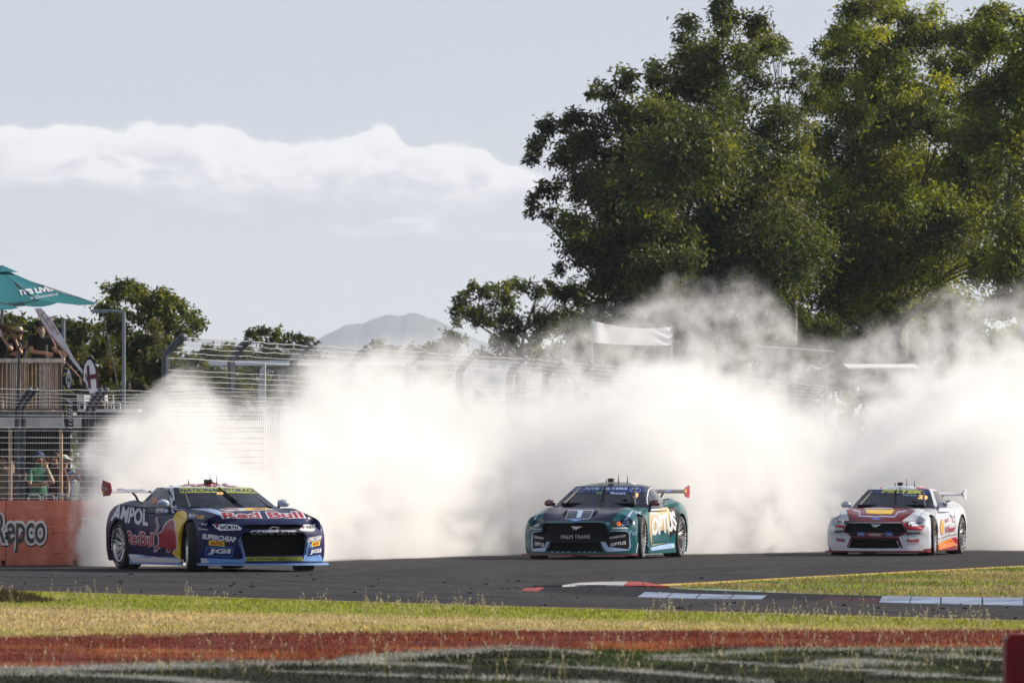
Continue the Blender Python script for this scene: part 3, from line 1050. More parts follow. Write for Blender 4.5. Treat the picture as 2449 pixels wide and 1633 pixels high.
def add_wheels(car, ht, steer):
    for nm, xx, yy in (('front', 1.41, ht), ('front', 1.41, -ht), ('rear', -1.41, ht), ('rear', -1.41, -ht)):
        w = empty('wheel', (xx, yy, .337))
        w.parent = car.root
        a = (0 if yy > 0 else math.pi) + (R(steer) if nm == 'front' else 0)
        w.rotation_euler = (0, 0, a)
        spin = random.random()*6
        for src in (_ty, _rm, _dk):
            o = bpy.data.objects.new(src.name, src.data)
            COL.objects.link(o)
            o.parent = w
            o.rotation_euler = (0, spin, 0)
        o = bpy.data.objects.new('sidewall_marking', _bm)
        o['kind'] = 'stuff'
        COL.objects.link(o)
        o.parent = w
        o.rotation_euler = (0, spin*1.3, 0)

def build_car(name, label, st, px, d, head, roll, mats, rule, roof_mats, roof_rule, cuts, steer, scale=1.0, wing=None, group=None, splitter_m=None, skirt_m=None, mirror_m=None, wing_m=None):
    car = Car()
    car.root = empty(name, ((px-CX)*d/F, d, 0.008), R(-90+head), label, 'race car', group)
    car.root.scale = (scale,)*3
    body = car_body(st, mats, rule)
    black_k = len(mats)
    body.data.materials.append(black_in)
    mb = MB()
    for xx in (1.41, -1.41):
        for sg in (1, -1):
            mb.lathe([(0.0, .54), (.372, .54), (.372, 1.2), (0.0, 1.2)], 40, Matrix.Translation((xx, 0 if sg > 0 else -1.74, .345)))
    cu = mb.build('cutter', list(mats)+[black_in])
    cu.data.polygons.foreach_set('material_index', [black_k]*len(cu.data.polygons))
    boolean_cut(body, cu)
    for poly, x0, x1 in cuts:
        boolean_cut(body, cutter_prism(poly, x0, x1, list(mats)+[black_in], black_k))
    body.parent = car.root
    me = body.data
    me.polygons.foreach_set('use_smooth', np.ones(len(me.polygons), dtype=bool))
    me.set_sharp_from_angle(angle=R(28))
    body.name = 'body'
    car.body = body
    panels = split_panels(body, car.root)
    car.parts = greenhouse(st, car, roof_mats, roof_rule)
    add_wheels(car, .785, steer)
    # splitter: flat blade following the nose
    W_, XN = .92, st['XN']
    outl = []
    for i in range(21):
        v = -1 + 2*i/20
        outl.append((XN + .045 - st['plan']*abs(v)**st['planp'], v*W_))
    outl += [(1.75, W_), (1.75, -W_)]
    mb = MB()
    mb.prism(outl, .028, Matrix.Translation((0, 0, st['zb']-.030)))
    sp = mb.build('splitter', splitter_m, car.root, 30)
    for sg in (1, -1):
        mb = MB()
        mb.prism([(1.04, 0), (1.0, .06), (-.98, .06), (-1.04, 0)] if sg > 0 else [(-1.04, 0), (-.98, -.06), (1.0, -.06), (1.04, 0)], .11, Matrix.Translation((0, sg*.86, .075)))
        mb.build('side_skirt', skirt_m, car.root, 30)
    # rear wing
    wz, wx, half, ep = wing
    mb = MB()
    prof = []
    for i in range(9):
        q = i/8
        prof.append((wx+.16-.34*q, wz + .022*math.sin(math.pi*q)+.05*q*q))
    for i in range(8, -1, -1):
        q = i/8
        prof.append((wx+.16-.34*q, wz - .022*math.sin(math.pi*min(1, q*1.1)) + .05*q*q))
    npf = len(prof)
    ys = np.linspace(-half, half, 9)
    vsx = [(x, y, z) for y in ys for x, z in prof]
    fcs = []
    for a in range(8):
        for b in range(npf):
            b2 = (b+1) % npf
            fcs.append((a*npf+b, a*npf+b2, (a+1)*npf+b2, (a+1)*npf+b))
    fcs += [tuple(range(npf)), tuple(range(8*npf, 9*npf))]
    mb.add(vsx, fcs)
    wg = mb.build('rear_wing', wing_m[0], car.root, 40)
    car.wing = [wg]
    for sg in (1, -1):
        mb = MB()
        M = Matrix(((1, 0, 0, 0), (0, 0, 1, sg*half - (.008 if sg < 0 else 0)), (0, 1, 0, 0), (0, 0, 0, 1)))
        mb.prism([(wx+a, wz+b) for a, b in ep], .014, M)
        e = mb.build('wing_endplate', wing_m[1], car.root, 30)
        car.wing.append(e)
        mb = MB()
        mb.tube([(wx-.02, sg*.42, wz-.01), (wx+.12, sg*.42, wz-.06), (wx+.26, sg*.42, .93)], [.014, .016, .02], 6)
        mb.build('wing_mount', carbon, car.root, 40)
    # mirrors
    mx, my, mz = st['mirror']
    car.mir = []
    for sg in (1, -1):
        mb = MB()
        mb.ball((mx, sg*my, mz), (.075, .095, .060), 8)
        for v in mb.v:
            if v.x < mx-.03: v.x = mx-.03
            if v.z < mz-.05: v.z = mz-.05
        o = mb.build('mirror', mirror_m, car.root, 50)
        mb = MB()
        mb.tube([(mx, sg*(my-.06), mz-.045), (mx+.02, sg*(my-.17), mz-.085), (mx+.02, sg*(my-.26), mz-.11)], .018, 6)
        s_ = mb.build('mirror_stalk', carbon, o, 40)
        mb = MB()
        mb.box((mx-.034, sg*my, mz+.004), (.006, .14, .085))
        mb.build('mirror_glass', chrome, o, 40)
        car.mir.append(o)
    # roof gear
    rz = st['g']['z1']+st['g']['crown']
    mb = MB()
    mb.box((-.28, 0, rz+.028), (.11, .085, .062))
    mb.box((-.22, 0, rz+.03), (.012, .05, .036))
    mb.build('roof_camera', carbon, car.root, 30)
    for dx, dy, hh in ((-.42, .09, .13), (-.50, .22, .11), (-.62, -.16, .06)):
        mb = MB()
        mb.tube([(dx, dy, rz-.02), (dx-.01, dy, rz+.03), (dx-.02, dy, rz+hh)], [.014, .007, .004], 6)
        mb.build('antenna', carbon, car.root, 40)
    # wiper, roll cage, seat, dash, steering wheel
    mb = MB()
    g = st['g']
    def ws(f, q):
        xf, xc, wf = (g[k][0]*(1-e)+g[k][1]*e for k, e in (('xf', f), ('xc', f), ('wf', f**1.25)))
        return Vector((xf-(xf-xc)*abs(q)**2.1+.022, wf*q, g['z0']+f*(g['z1']-g['z0'])+.014))
    mb.tube([ws(.14, .12), ws(.5, .06), ws(.93, -.02)], [.014, .010, .008], 5)
    mb.tube([ws(.42, .115), ws(.70, .05), ws(.97, .0)], [.012, .012, .010], 4)
    mb.build('wiper', black_in, car.root, 40)
    mb = MB()
    for sg in (1, -1):
        mb.tube([(.62, sg*.60, .86), (-.02, sg*.46, 1.13), (-.55, sg*.47, 1.16), (-1.35, sg*.42, .90)], .02, 6)
        mb.tube([(-.55, sg*.64, .82), (-.55, sg*.47, 1.16)], .02, 6)
    mb.tube([(-.02, -.46, 1.13), (-.02, .46, 1.13)], .02, 6)
    mb.tube([(-.55, -.47, 1.16), (-.55, .47, 1.16)], .02, 6)
    mb.tube([(-.55, .60, .88), (-.55, -.47, 1.15)], .018, 6)
    mb.build('roll_cage', cage_m, car.root, 40)
    mb = MB()
    mb.box((.52, 0, .865), (.26, 1.20, .05))
    mb.box((.42, .30, .915), (.14, .30, .06))
    mb.build('dashboard', black_in, car.root, 30)
    mb = MB()
    mb.box((-.62, .32, .98), (.10, .40, .30))
    mb.box((-.55, .52, 1.02), (.22, .05, .22))
    mb.box((-.55, .12, 1.02), (.22, .05, .22))
    mb.build('seat', carbon, car.root, 30)
    mb = MB()
    ring = [(.16+.02*math.sin(a), +.32+.13*math.cos(a), .965+.10*math.sin(a)) for a in np.linspace(0, 2*math.pi, 17)]
    mb.tube(ring, .014, 6, cap=False)
    mb.build('steering_wheel', carbon, car.root, 40)
    # world-space target for the prints
    bpy.context.view_layer.update()
    V, Fc = [], []
    for o in [car.body, sp, wg] + panels + car.wing[1:] + list(car.parts.values()) + car.mir + [c for c in car.root.children if c.name.startswith('side_skirt')]:
        b = len(V)
        mw = o.matrix_world
        V += [mw @ v.co for v in o.data.vertices]
        Fc += [tuple(i+b for i in p.vertices) for p in o.data.polygons]
    car.bvh = BVHTree.FromPolygons(V, Fc)
    car.inv = car.root.matrix_world.inverted()
    return car

CAMO = Vector((0, 0, CAMH))
def surf(bvh, px, py):
    d = Vector(((px-CX)/F, 1, -(py-YH)/F)).normalized()
    loc, nor, idx, dist = bvh.ray_cast(CAMO, d)
    if loc is None: return None
    if nor.dot(d) > 0: nor = -nor
    return loc, nor, d

def press(bm, bvh, inv, parent, name, m, off, step, jump=.12):
    """cut a flat sheet of print (in photo pixels) into small cells and press it onto the surface behind it"""
    if step:
        xs = [v.co.x for v in bm.verts]; ys = [v.co.y for v in bm.verts]
        for lo, hi, ax in ((min(xs), max(xs), 0), (min(ys), max(ys), 1)):
            k = int((hi-lo)/(step[ax] if isinstance(step, tuple) else step))
            for i in range(1, k+1):
                q = lo + (hi-lo)*i/(k+1)
                co = (q, 0, 0) if ax == 0 else (0, q, 0)
                no = (1, 0, 0) if ax == 0 else (0, 1, 0)
                bmesh.ops.bisect_plane(bm, geom=bm.verts[:]+bm.edges[:]+bm.faces[:], dist=1e-5, plane_co=co, plane_no=no)
    V, ok, dist = [], [], []
    for v in bm.verts:
        h = surf(bvh, v.co.x, v.co.y)
        if h is None:
            V.append(Vector((0, 0, 0))); ok.append(False); dist.append(0)
        else:
            loc, nor, d = h
            V.append(inv @ (loc + nor*off - d*.002)); ok.append(True); dist.append(loc.y)
    bm.verts.index_update()
    Fc = []
    for f in bm.faces:
        ids = [v.index for v in f.verts]
        if not all(ok[i] for i in ids): continue
        ds = [dist[i] for i in ids]
        if max(ds)-min(ds) > jump: continue
        Fc.append(ids)
    bm.free()
    if not Fc: return None
    used = sorted({i for f in Fc for i in f})
    mp = {i: k for k, i in enumerate(used)}
    me = mesh_py(name, [V[i] for i in used], [[mp[i] for i in f] for f in Fc])
    o = link(name, me, parent, m)
    me.polygons.foreach_set('use_smooth', np.ones(len(me.polygons), dtype=bool))
    return o

def poly_bm(pts):
    bm = bmesh.new()
    vs = [bm.verts.new((p[0], p[1], 0)) for p in pts]
    bm.faces.new(vs)
    bmesh.ops.triangulate(bm, faces=bm.faces[:])
    return bm
def stroke_bm(pts, w, closed=False):
    bm = bmesh.new()
    n = len(pts)
    L = []
    for i in range(n):
        a = Vector((*pts[(i-1) % n if closed else max(i-1, 0)], 0)); b = Vector((*pts[(i+1) % n if closed else min(i+1, n-1)], 0))
        d = (b-a).normalized()
        nn = Vector((-d.y, d.x, 0))*w/2
        p = Vector((*pts[i], 0))
        L.append((bm.verts.new(p+nn), bm.verts.new(p-nn)))
    for i in range(n if closed else n-1):
        a, b = L[i], L[(i+1) % n]
        bm.faces.new((a[0], a[1], b[1], b[0]))
    return bm
_tc = {}
def text_shape(s, bold, shear, space):
    key = (s, bold, shear, space)
    if key not in _tc:
        cu = bpy.data.curves.new('lettering', 'FONT')
        cu.body = s
        cu.resolution_u = 3
        cu.offset = bold
        cu.shear = shear
        cu.space_character = space
        o = bpy.data.objects.new('lettering', cu)
        COL.objects.link(o)
        dg = bpy.context.evaluated_depsgraph_get()
        me = bpy.data.meshes.new_from_object(o.evaluated_get(dg))
        bpy.data.objects.remove(o)
        V = [v.co.copy() for v in me.vertices]
        Fc = [tuple(p.vertices) for p in me.polygons]
        bpy.data.meshes.remove(me)
        _tc[key] = (V, Fc)
    return _tc[key]
def text_bm(s, quad, bold=0.0, shear=0.0, space=1.0):
    V, Fc = text_shape(s, bold, shear, space)
    x0, x1 = min(v.x for v in V), max(v.x for v in V)
    y0, y1 = min(v.y for v in V), max(v.y for v in V)
    bl, br, tr, tl = [Vector(q) for q in quad]
    bm = bmesh.new()
    vs = []
    for v in V:
        a, b = (v.x-x0)/(x1-x0), (v.y-y0)/(y1-y0)
        p = (bl*(1-a)+br*a)*(1-b) + (tl*(1-a)+tr*a)*b
        vs.append(bm.verts.new((p.x, p.y, 0)))
    for f in Fc:
        try: bm.faces.new([vs[i] for i in f])
        except ValueError: pass
    return bm

class Print:
    """prints on one surface, outlines given in crop pixels of the survey photo (ox, oy, scale)"""
    def __init__(self, bvh, inv, parent, ox, oy, sc):
        self.a = (bvh, inv, parent)
        self.o = (ox, oy, sc)
    def q(self, p):
        return (self.o[0]+p[0]/self.o[2], self.o[1]+p[1]/self.o[2])
    def poly(self, pts, m, name='decal', off=.004, step=(3, 1.5), jump=.5):
        return press(poly_bm([self.q(p) for p in pts]), *self.a, name, m, off, step, jump)
    def line(self, pts, w, m, name='decal', off=.005, closed=False, jump=.5):
        P_ = []
        n = len(pts)
        for i in range(n if closed else n-1):
            a, b = Vector(self.q(pts[i])), Vector(self.q(pts[(i+1) % n]))
            k = max(1, int((b-a).length/2))
            P_ += [tuple(a+(b-a)*j/k) for j in range(k)]
        if not closed: P_.append(self.q(pts[-1]))
        return press(stroke_bm(P_, w/self.o[2], closed), *self.a, name, m, off, 0, jump)
    def text(self, s, quad, m, bold=0.0, shear=0.0, space=1.0, name='lettering', off=.007, step=(3, 1.5), jump=.5):
        if len(quad) == 3:      # baseline start, baseline end, cap height (up)
            (ax, ay), (bx, by), h = quad
            quad = [(ax, ay), (bx, by), (bx, by-h), (ax, ay-h)]
        return press(text_bm(s, [self.q(p) for p in quad], bold, shear, space), *self.a, name, m, off, step, jump)
    def ell(self, c, r, m, n=24, rot=0, **k):
        ca, sa = math.cos(rot), math.sin(rot)
        pts = []
        for i in range(n):
            a = 2*math.pi*i/n
            x, y = r[0]*math.cos(a), r[1]*math.sin(a)
            pts.append((c[0]+x*ca-y*sa, c[1]+x*sa+y*ca))
        return self.poly(pts, m, **k)
# ---- the three cars
def rule1(tagname, a, b):
    if tagname == 'bottom': return 1
    if tagname == 'top' and -1.6 < a < .62 and abs(b) < .86: return 1
    return 0
def roof1(kind, j, NW):
    if kind == 'roof': return 0
    if kind == 'rail': return 0 if j < NW+6 else 1
    return 0 if j <= NW else 1
cam_grille = mirror_poly([(0, .535), (.44, .535), (.50, .455), (.455, .225), (0, .225)])
cam_slot = mirror_poly([(0, .65), (.38, .648), (.45, .62), (.40, .59), (0, .585)])
car1 = build_car('race_car', 'dark blue race car sliding beside the orange barrier with smoke at its rear wheel', ST_CAMARO, 514, 99.8, 22.9, 0,
    [paint_navy, black_in], rule1, [paint_white, paint_navy], roof1, [(cam_grille, 2.10, 3.0), (cam_slot, 2.2, 3.0)], -17,
    wing=(1.085, -2.22, .80, [(.17, .02), (.10, .13), (-.20, .17), (-.26, .05), (-.18, -.06), (.08, -.05)]), group='race cars on the track',
    splitter_m=paint_lightblue, skirt_m=paint_lightblue, mirror_m=paint_white, wing_m=(paint_white, pr_red))
def rule2(tagname, a, b):
    if tagname == 'bottom': return 1
    if tagname == 'top' and -1.6 < a < .58 and abs(b) < .86: return 1
    if tagname == 'top' and abs(b) < .78: return 2
    if tagname == 'rear': return 2
    return 0
pony_top = mirror_poly([(0, .575), (.49, .575), (.56, .42), (.51, .39), (0, .385)])
pony_low = mirror_poly([(0, .265), (.40, .265), (.46, .13), (0, .125)])
ep2 = [(.17, .0), (.10, .08), (-.20, .12), (-.24, .0), (-.18, -.09), (.08, -.07)]
car2 = build_car('race_car', 'teal and black race car in the middle of the three', ST_PONY, 1452, 115.5, -14, 0,
    [paint_teal, black_in, paint_black], rule2, [paint_black], lambda k, j, n: 0, [(pony_top, 2.14, 3.0), (pony_low, 2.12, 3.0)], 6,
    wing=(1.055, -2.25, .81, ep2), group='race cars on the track',
    splitter_m=paint_maroon, skirt_m=paint_teal, mirror_m=paint_maroon, wing_m=(paint_black, pr_red))
def rule3(tagname, a, b):
    if tagname == 'bottom': return 1
    if tagname == 'top' and -1.6 < a < .58 and abs(b) < .86: return 1
    if tagname == 'side' and b < .10: return 2
    return 0
car3 = build_car('race_car', 'white and red race car following at the rear', ST_PONY, 2146.6, 120.8, -13.5, 0,
    [paint_white, black_in, paint_red], rule3, [paint_white], lambda k, j, n: 0, [(pony_top, 2.14, 3.0), (pony_low, 2.12, 3.0)], 6, scale=.95,
    wing=(1.055, -2.25, .81, ep2), group='race cars on the track',
    splitter_m=paint_red, skirt_m=paint_red, mirror_m=paint_white, wing_m=(paint_white, paint_white))
for _o in (_ty, _rm, _dk):
    bpy.data.objects.remove(_o)
car1.parts['rear_window'].data.materials[0] = glass_side
# ------------------------------------------------------------------ liveries and sponsor prints
led = bpy.data.materials.new('position_display')
led.use_nodes = True
_t = NT(led.node_tree)
_e = _t.new('ShaderNodeEmission')
_e.inputs[0].default_value = (1.0, 0.55, 0.22, 1)
_t.put(_e.inputs[1], _t.sstep(_t.noise(_t.new('ShaderNodeTexCoord').outputs['Object'], 40, 2), 0.2, 0.8, 0.9, 1.3))
_o = _t.new('ShaderNodeOutputMaterial')
_t.l.new(_e.outputs[0], _o.inputs[0])

p = Print(car1.bvh, car1.inv, car1.root, 220, 1120, 4.055)
p.poly([(790, 490), (800, 450), (830, 418), (880, 410), (915, 425), (925, 460), (918, 500), (900, 530), (885, 570), (872, 640), (864, 720), (862, 800), (860, 880), (845, 885), (820, 860), (795, 835), (775, 815), (800, 790), (822, 760), (820, 650), (805, 560)], pr_yellow)
bull = [(640, 640), (660, 625), (690, 610), (700, 570), (725, 530), (760, 505), (785, 495), (800, 520), (805, 560), (808, 600), (815, 650), (820, 700), (822, 760), (815, 790), (800, 780), (795, 740), (780, 730), (772, 760), (762, 790), (745, 807), (728, 802), (735, 780), (750, 760), (745, 735), (720, 715), (700, 715), (690, 740), (665, 760), (640, 770), (625, 795), (608, 802), (618, 770), (640, 745), (655, 730), (650, 700), (655, 670)]
tail = [(645, 645), (624, 628), (622, 610), (636, 588), (645, 560), (638, 525), (626, 500), (636, 474)]
p.line(bull, 20, pr_white, closed=True, off=.005)
p.line(tail, 24, pr_white, off=.005)
p.poly(bull, pr_red, off=.008, step=5)
p.line(tail, 10, pr_red, off=.008)
q = [(182, 505), (548, 560), (546, 392), (236, 352)]
p.text('AMPOL', q, pr_white, bold=.035)
q = [(338, 738), (606, 768), (606, 618), (346, 598)]
p.text('RedBull', q, pr_white, bold=.09, off=.005)
p.text('RedBull', [(346, 730), (598, 760), (598, 628), (354, 608)], pr_red, bold=.015, off=.009)
p.poly([(940, 390), (1150, 392), (1235, 412), (1305, 470), (1300, 484), (1215, 448), (1090, 412)], pr_pale)
p.poly([(1230, 398), (1330, 384), (1690, 380), (1770, 402), (1650, 408), (1300, 416)], pr_white)
p.poly([(1480, 386), (1680, 382), (1740, 400), (1500, 408)], pr_yellow, off=.006)
p.line([(1270, 400), (1360, 392), (1420, 404)], 9, pr_red, off=.006)
p.line([(1560, 390), (1600, 400), (1680, 392)], 7, pr_red, off=.009)
p.text('Red Bull', [(1262, 492), (2080, 488), (2036, 414), (1236, 424)], pr_white, bold=.09, off=.005)
p.text('Red Bull', [(1282, 486), (2058, 481), (2020, 422), (1256, 430)], pr_red, bold=.02, off=.009)
p.poly([(846, 190), (1210, 186), (1572, 190), (1622, 242), (1240, 236), (853, 238)], pr_lime)
p.text('NATIONAL', [(862, 232), (1250, 228), (1244, 194), (860, 197)], pr_navy, bold=.02)
p.text('STORAGE', [(1286, 230), (1608, 234), (1570, 198), (1270, 194)], pr_navy, bold=.02)
p.text('88', [(1210, 255), (1275, 253), (1272, 232), (1208, 233)], led, bold=.02)
p.text('88', [(583, 348), (632, 345), (640, 280), (592, 286)], pr_orange, bold=.02)
p.ell((545, 265), (22, 54), pr_dark, rot=.45)
for cc, rr in (((757, 243), (13, 17)), ((772, 270), (9, 13)), ((797, 338), (15, 30))):
    p.ell(cc, rr, pr_dark)
p.text('ACDelco', [(647, 345), (752, 337), (750, 318), (650, 325)], pr_blue, bold=.02)
p.text('ACDelco', [(1808, 346), (1866, 346), (1864, 330), (1808, 330)], pr_blue, bold=.02)
p.poly([(1158, 534), (1300, 538), (1412, 545), (1457, 580), (1442, 600), (1240, 605), (1190, 575)], lamp_m, name='headlight')
p.line([(1158, 534), (1412, 545), (1457, 580), (1442, 600), (1240, 605), (1190, 575)], 5, pr_dark, closed=True)
p.text('WÜRTH', [(1240, 592), (1420, 592), (1415, 550), (1238, 548)], pr_dark, bold=.04)
p.poly([(1194, 541), (1230, 541), (1226, 572), (1206, 578)], pr_red, off=.006)
p.poly([(2008, 592), (2052, 545), (2166, 540), (2162, 592), (2140, 606), (2030, 604)], lamp_m, name='headlight')
p.text('WÜRTH', [(2066, 590), (2156, 586), (2158, 552), (2072, 552)], pr_dark, bold=.04)
p.poly([(2038, 560), (2062, 556), (2056, 586), (2036, 588)], pr_red, off=.006)
p.text('COMPLETE', [(1535, 640), (1980, 640), (1980, 602), (1535, 600)], pr_white, bold=.05, jump=.3)
p.line([(1600, 602), (1970, 602)], 6, pr_white, jump=.3)
p.line([(1708, 582), (1736, 574), (1742, 567), (1786, 567), (1790, 573), (1812, 572), (1805, 592), (1786, 593), (1780, 599), (1738, 599), (1736, 593), (1706, 598)], 6, chrome, closed=True, jump=.3, name='badge')
p.text('SUPERCHEAP', [(1070, 682), (1398, 716), (1400, 664), (1076, 632)], pr_white, bold=.045)
p.poly([(1135, 694), (1286, 708), (1286, 756), (1134, 742)], pr_yellow)
p.text('AUTO', [(1150, 735), (1270, 746), (1270, 716), (1150, 705)], pr_red, bold=.04)
p.poly([(1115, 760), (1375, 765), (1355, 855), (1098, 842)], pr_navy, off=.004)
p.line([(1115, 760), (1375, 765), (1355, 855), (1098, 842)], 7, pr_blue, closed=True)
p.text('JGI', [(1122, 832), (1338, 836), (1350, 780), (1140, 775)], pr_white, bold=.05)
p.text('SUPERCHEAP', [(2080, 720), (2222, 692), (2222, 648), (2084, 672)], pr_white, bold=.045)
p.poly([(2130, 714), (2212, 700), (2206, 745), (2124, 756)], pr_yellow)
p.text('AUTO', [(2136, 746), (2198, 738), (2202, 708), (2142, 720)], pr_red, bold=.04)
p.poly([(2096, 768), (2226, 755), (2228, 832), (2086, 852)], pr_navy)
p.text('JGI', [(2108, 834), (2216, 822), (2220, 772), (2114, 788)], pr_white, bold=.05)
p.poly([(1055, 864), (1440, 880), (1466, 862), (1420, 704), (1442, 652), (1452, 700), (1490, 858), (1490, 894), (1480, 914), (1060, 912)], paint_lightblue, off=.0035)
p.poly([(2050, 872), (2074, 700), (2050, 646), (2090, 690), (2080, 852), (2228, 858), (2236, 898), (2040, 896)], paint_lightblue, off=.0035)
p.poly([(1058, 868), (1108, 868), (1142, 912), (1060, 914)], pr_white, off=.006)
p.poly([(1488, 856), (2036, 853), (2040, 893), (1488, 895)], pr_lime, off=.005)
p.text('NATIONAL', [(1498, 888), (1780, 886), (1780, 862), (1498, 864)], pr_dark, bold=.03, off=.008)
p.poly([(1788, 860), (2026, 858), (2028, 888), (1790, 889)], pr_dark, off=.007)
p.text('STORAGE', [(1794, 885), (2022, 884), (2020, 863), (1796, 864)], pr_lime, bold=.02, off=.009)
p.text('REST', [(934, 470), (1006, 484), (1018, 455), (950, 438)], pr_white, bold=.03, shear=.1)
p.text('SUPER', [(1012, 486), (1080, 499), (1098, 462), (1026, 454)], pr_yellow, bold=.03, shear=.1)
p.text('Shaw', [(1060, 548), (1112, 551), (1114, 530), (1066, 528)], pr_white, bold=.02)
p.text('Partners', [(1038, 593), (1126, 601), (1126, 582), (1040, 575)], pr_white, bold=.02)
p.poly([(626, 395), (696, 385), (690, 436), (618, 442)], pr_white)
p.text('SC', [(632, 425), (686, 420), (690, 395), (638, 402)], pr_red, bold=.04)
p.poly([(702, 395), (740, 392), (733, 434), (696, 438)], pr_pale)
p.poly([(352, 826), (480, 836), (640, 862), (890, 882), (890, 912), (640, 910), (400, 905), (370, 870)], pr_white)
p.poly([(430, 852), (520, 842), (600, 858), (560, 866)], pr_blue, off=.006)
p.text('AMPOL', [(850, 174), (1568, 180), (1470, 142), (900, 142)], pr_red, bold=.03)
p.text('Premium', [(250, 222), (512, 222), (508, 200), (255, 202)], pr_navy, bold=.0)
p.poly([(252, 188), (335, 186), (322, 198), (246, 200)], pr_red)
p.poly([(350, 196), (395, 184), (520, 184), (500, 196)], pr_red)
p.poly([(84, 205), (124, 218), (120, 250), (86, 240)], pr_yellow)
p.text('SUPERCHEAP', [(80, 192), (158, 216), (156, 192), (84, 160)], pr_white, bold=.02)
p.line([(520, 345), (556, 372), (700, 384), (838, 388)], 4, pr_dark, name='trim_line')
p.line([(545, 372), (532, 460), (546, 620), (560, 790)], 3, pr_dark, name='shut_line')
p.line([(498, 448), (520, 440), (545, 466)], 14, pr_dark, name='door_handle')
p.line([(930, 392), (1010, 420), (1130, 505), (1165, 532)], 3, pr_dark, name='shut_line')
p.line([(1165, 532), (1450, 548), (1740, 552), (2010, 545), (2160, 522)], 4, pr_dark, name='shut_line')

p = Print(car2.bvh, car2.inv, car2.root, 1240, 1120, 5.345)
blk = [(318, 688), (1112, 688), (1172, 830), (1132, 935), (1050, 940), (1092, 1068), (398, 1068), (420, 940), (338, 935), (313, 830)]
p.poly(blk, pr_dark, off=.0035, jump=.3)
cR = [(1165, 795), (1380, 795), (1415, 830), (1425, 1000), (1400, 1045), (1130, 1062), (1090, 1020), (1050, 940), (1132, 930)]
cL = [(318, 802), (192, 805), (176, 830), (176, 1050), (330, 1060), (380, 1018), (416, 938), (342, 930)]
p.poly(cR, pr_dark, off=.0045)
p.poly(cL, pr_dark, off=.0045)
p.line([(1165, 796), (1380, 796), (1415, 830), (1425, 1000), (1400, 1045)], 13, pr_pale, off=.006)
p.line([(318, 800), (196, 806), (178, 832), (178, 1046)], 12, pr_pale, off=.006)
p.poly([(1048, 938), (1104, 935), (1150, 1002), (1390, 1030), (1402, 1046), (1130, 1065), (1088, 1020)], pr_pale, off=.006)
p.poly([(416, 938), (362, 935), (340, 1006), (180, 1026), (180, 1052), (330, 1062), (380, 1016)], pr_pale, off=.006)
p.line([(600, 648), (640, 535), (968, 535), (905, 645)], 7, pr_pale, closed=True)
p.poly([(736, 630), (794, 630), (822, 552), (838, 548), (800, 531), (744, 545), (764, 552)], pr_pale)
p.poly([(560, 600), (600, 540), (648, 536), (612, 612)], black_in)
p.poly([(972, 536), (1022, 540), (975, 605), (918, 612)], black_in)
p.ell((728, 664), (75, 13), pr_blue)
p.text('Ford', [(700, 670), (756, 670), (756, 657), (700, 657)], pr_white, shear=.3, off=.007)
p.poly([(1338, 666), (1440, 548), (1472, 536), (1390, 662)], pr_pale)
p.poly([(188, 652), (240, 560), (278, 535), (214, 658)], pr_pale)
p.text('PALM TRANS', [(548, 897), (912, 893), (912, 846), (548, 843)], pr_white, bold=.0, off=.006)
pony = [(668, 745), (690, 733), (706, 738), (740, 742), (770, 738), (812, 743), (812, 748), (786, 754), (768, 764), (750, 770), (738, 788), (730, 788), (735, 774), (712, 772), (700, 780), (694, 776), (704, 764), (690, 752)]
p.poly(pony, chrome, jump=.3, name='badge')
p.text('CORESTAFF', [(1160, 900), (1368, 872), (1368, 842), (1160, 870)], pr_white, bold=.02, off=.008)
p.text('OPTUS', [(1170, 996), (1370, 966), (1370, 925), (1172, 955)], pr_white, bold=.03, off=.008)
p.text('CORESTAFF', [(200, 884), (326, 905), (326, 880), (200, 854)], pr_white, bold=.02, off=.008)
p.text('OPTUS', [(213, 980), (336, 1000), (336, 956), (213, 935)], pr_white, bold=.03, off=.008)
p.poly([(1165, 670), (1476, 658), (1430, 735), (1182, 738)], pr_dark, name='headlight', off=.006)
p.ell((1283, 708), (28, 28), pr_orange, off=.008)
p.ell((1283, 708), (14, 14), pr_dark, off=.010)
p.text('TRUCK', [(1326, 702), (1420, 697), (1422, 670), (1328, 675)], pr_pale, bold=.05, off=.009)
p.text('ASSIST', [(1310, 737), (1420, 728), (1420, 703), (1318, 710)], pr_pale, bold=.05, off=.009)
p.poly([(188, 680), (360, 690), (320, 746), (184, 742)], pr_dark, name='headlight', off=.006)
p.text('TRUCK', [(202, 712), (274, 714), (272, 692), (205, 690)], pr_pale, bold=.05, off=.009)
p.text('ASSIST', [(205, 742), (270, 745), (273, 718), (205, 716)], pr_pale, bold=.05, off=.009)
p.text('GEARWRENCH', [(1190, 775), (1392, 772), (1392, 752), (1195, 755)], pr_white, bold=.03)
p.text('GEARWRENCH', [(190, 780), (310, 785), (312, 766), (190, 764)], pr_white, bold=.03)
p.text('Yes', [(1412, 858), (1508, 850), (1505, 784), (1415, 788)], pr_pale, bold=-.005, shear=.25)
p.line([(1502, 1075), (1530, 920), (1542, 760), (1560, 670), (1590, 640)], 8, pr_white)
p.poly([(1672, 560), (1760, 520), (1900, 490), (1940, 560), (1935, 700), (1920, 940), (1700, 985), (1668, 800)], pr_reflection)  # pale reflection of smoke and sun painted on the car's side
p.poly([(1690, 520), (1780, 515), (1760, 590), (1680, 580)], pr_white, off=.005)
p.poly([(1915, 490), (1985, 480), (2055, 555), (2065, 620), (2020, 800), (1930, 890), (1940, 640)], pr_dark, off=.005)
p.poly([(1700, 860), (1780, 800), (1850, 860), (1900, 780), (1925, 860), (1915, 940), (1705, 970)], paint_teal, off=.0045)
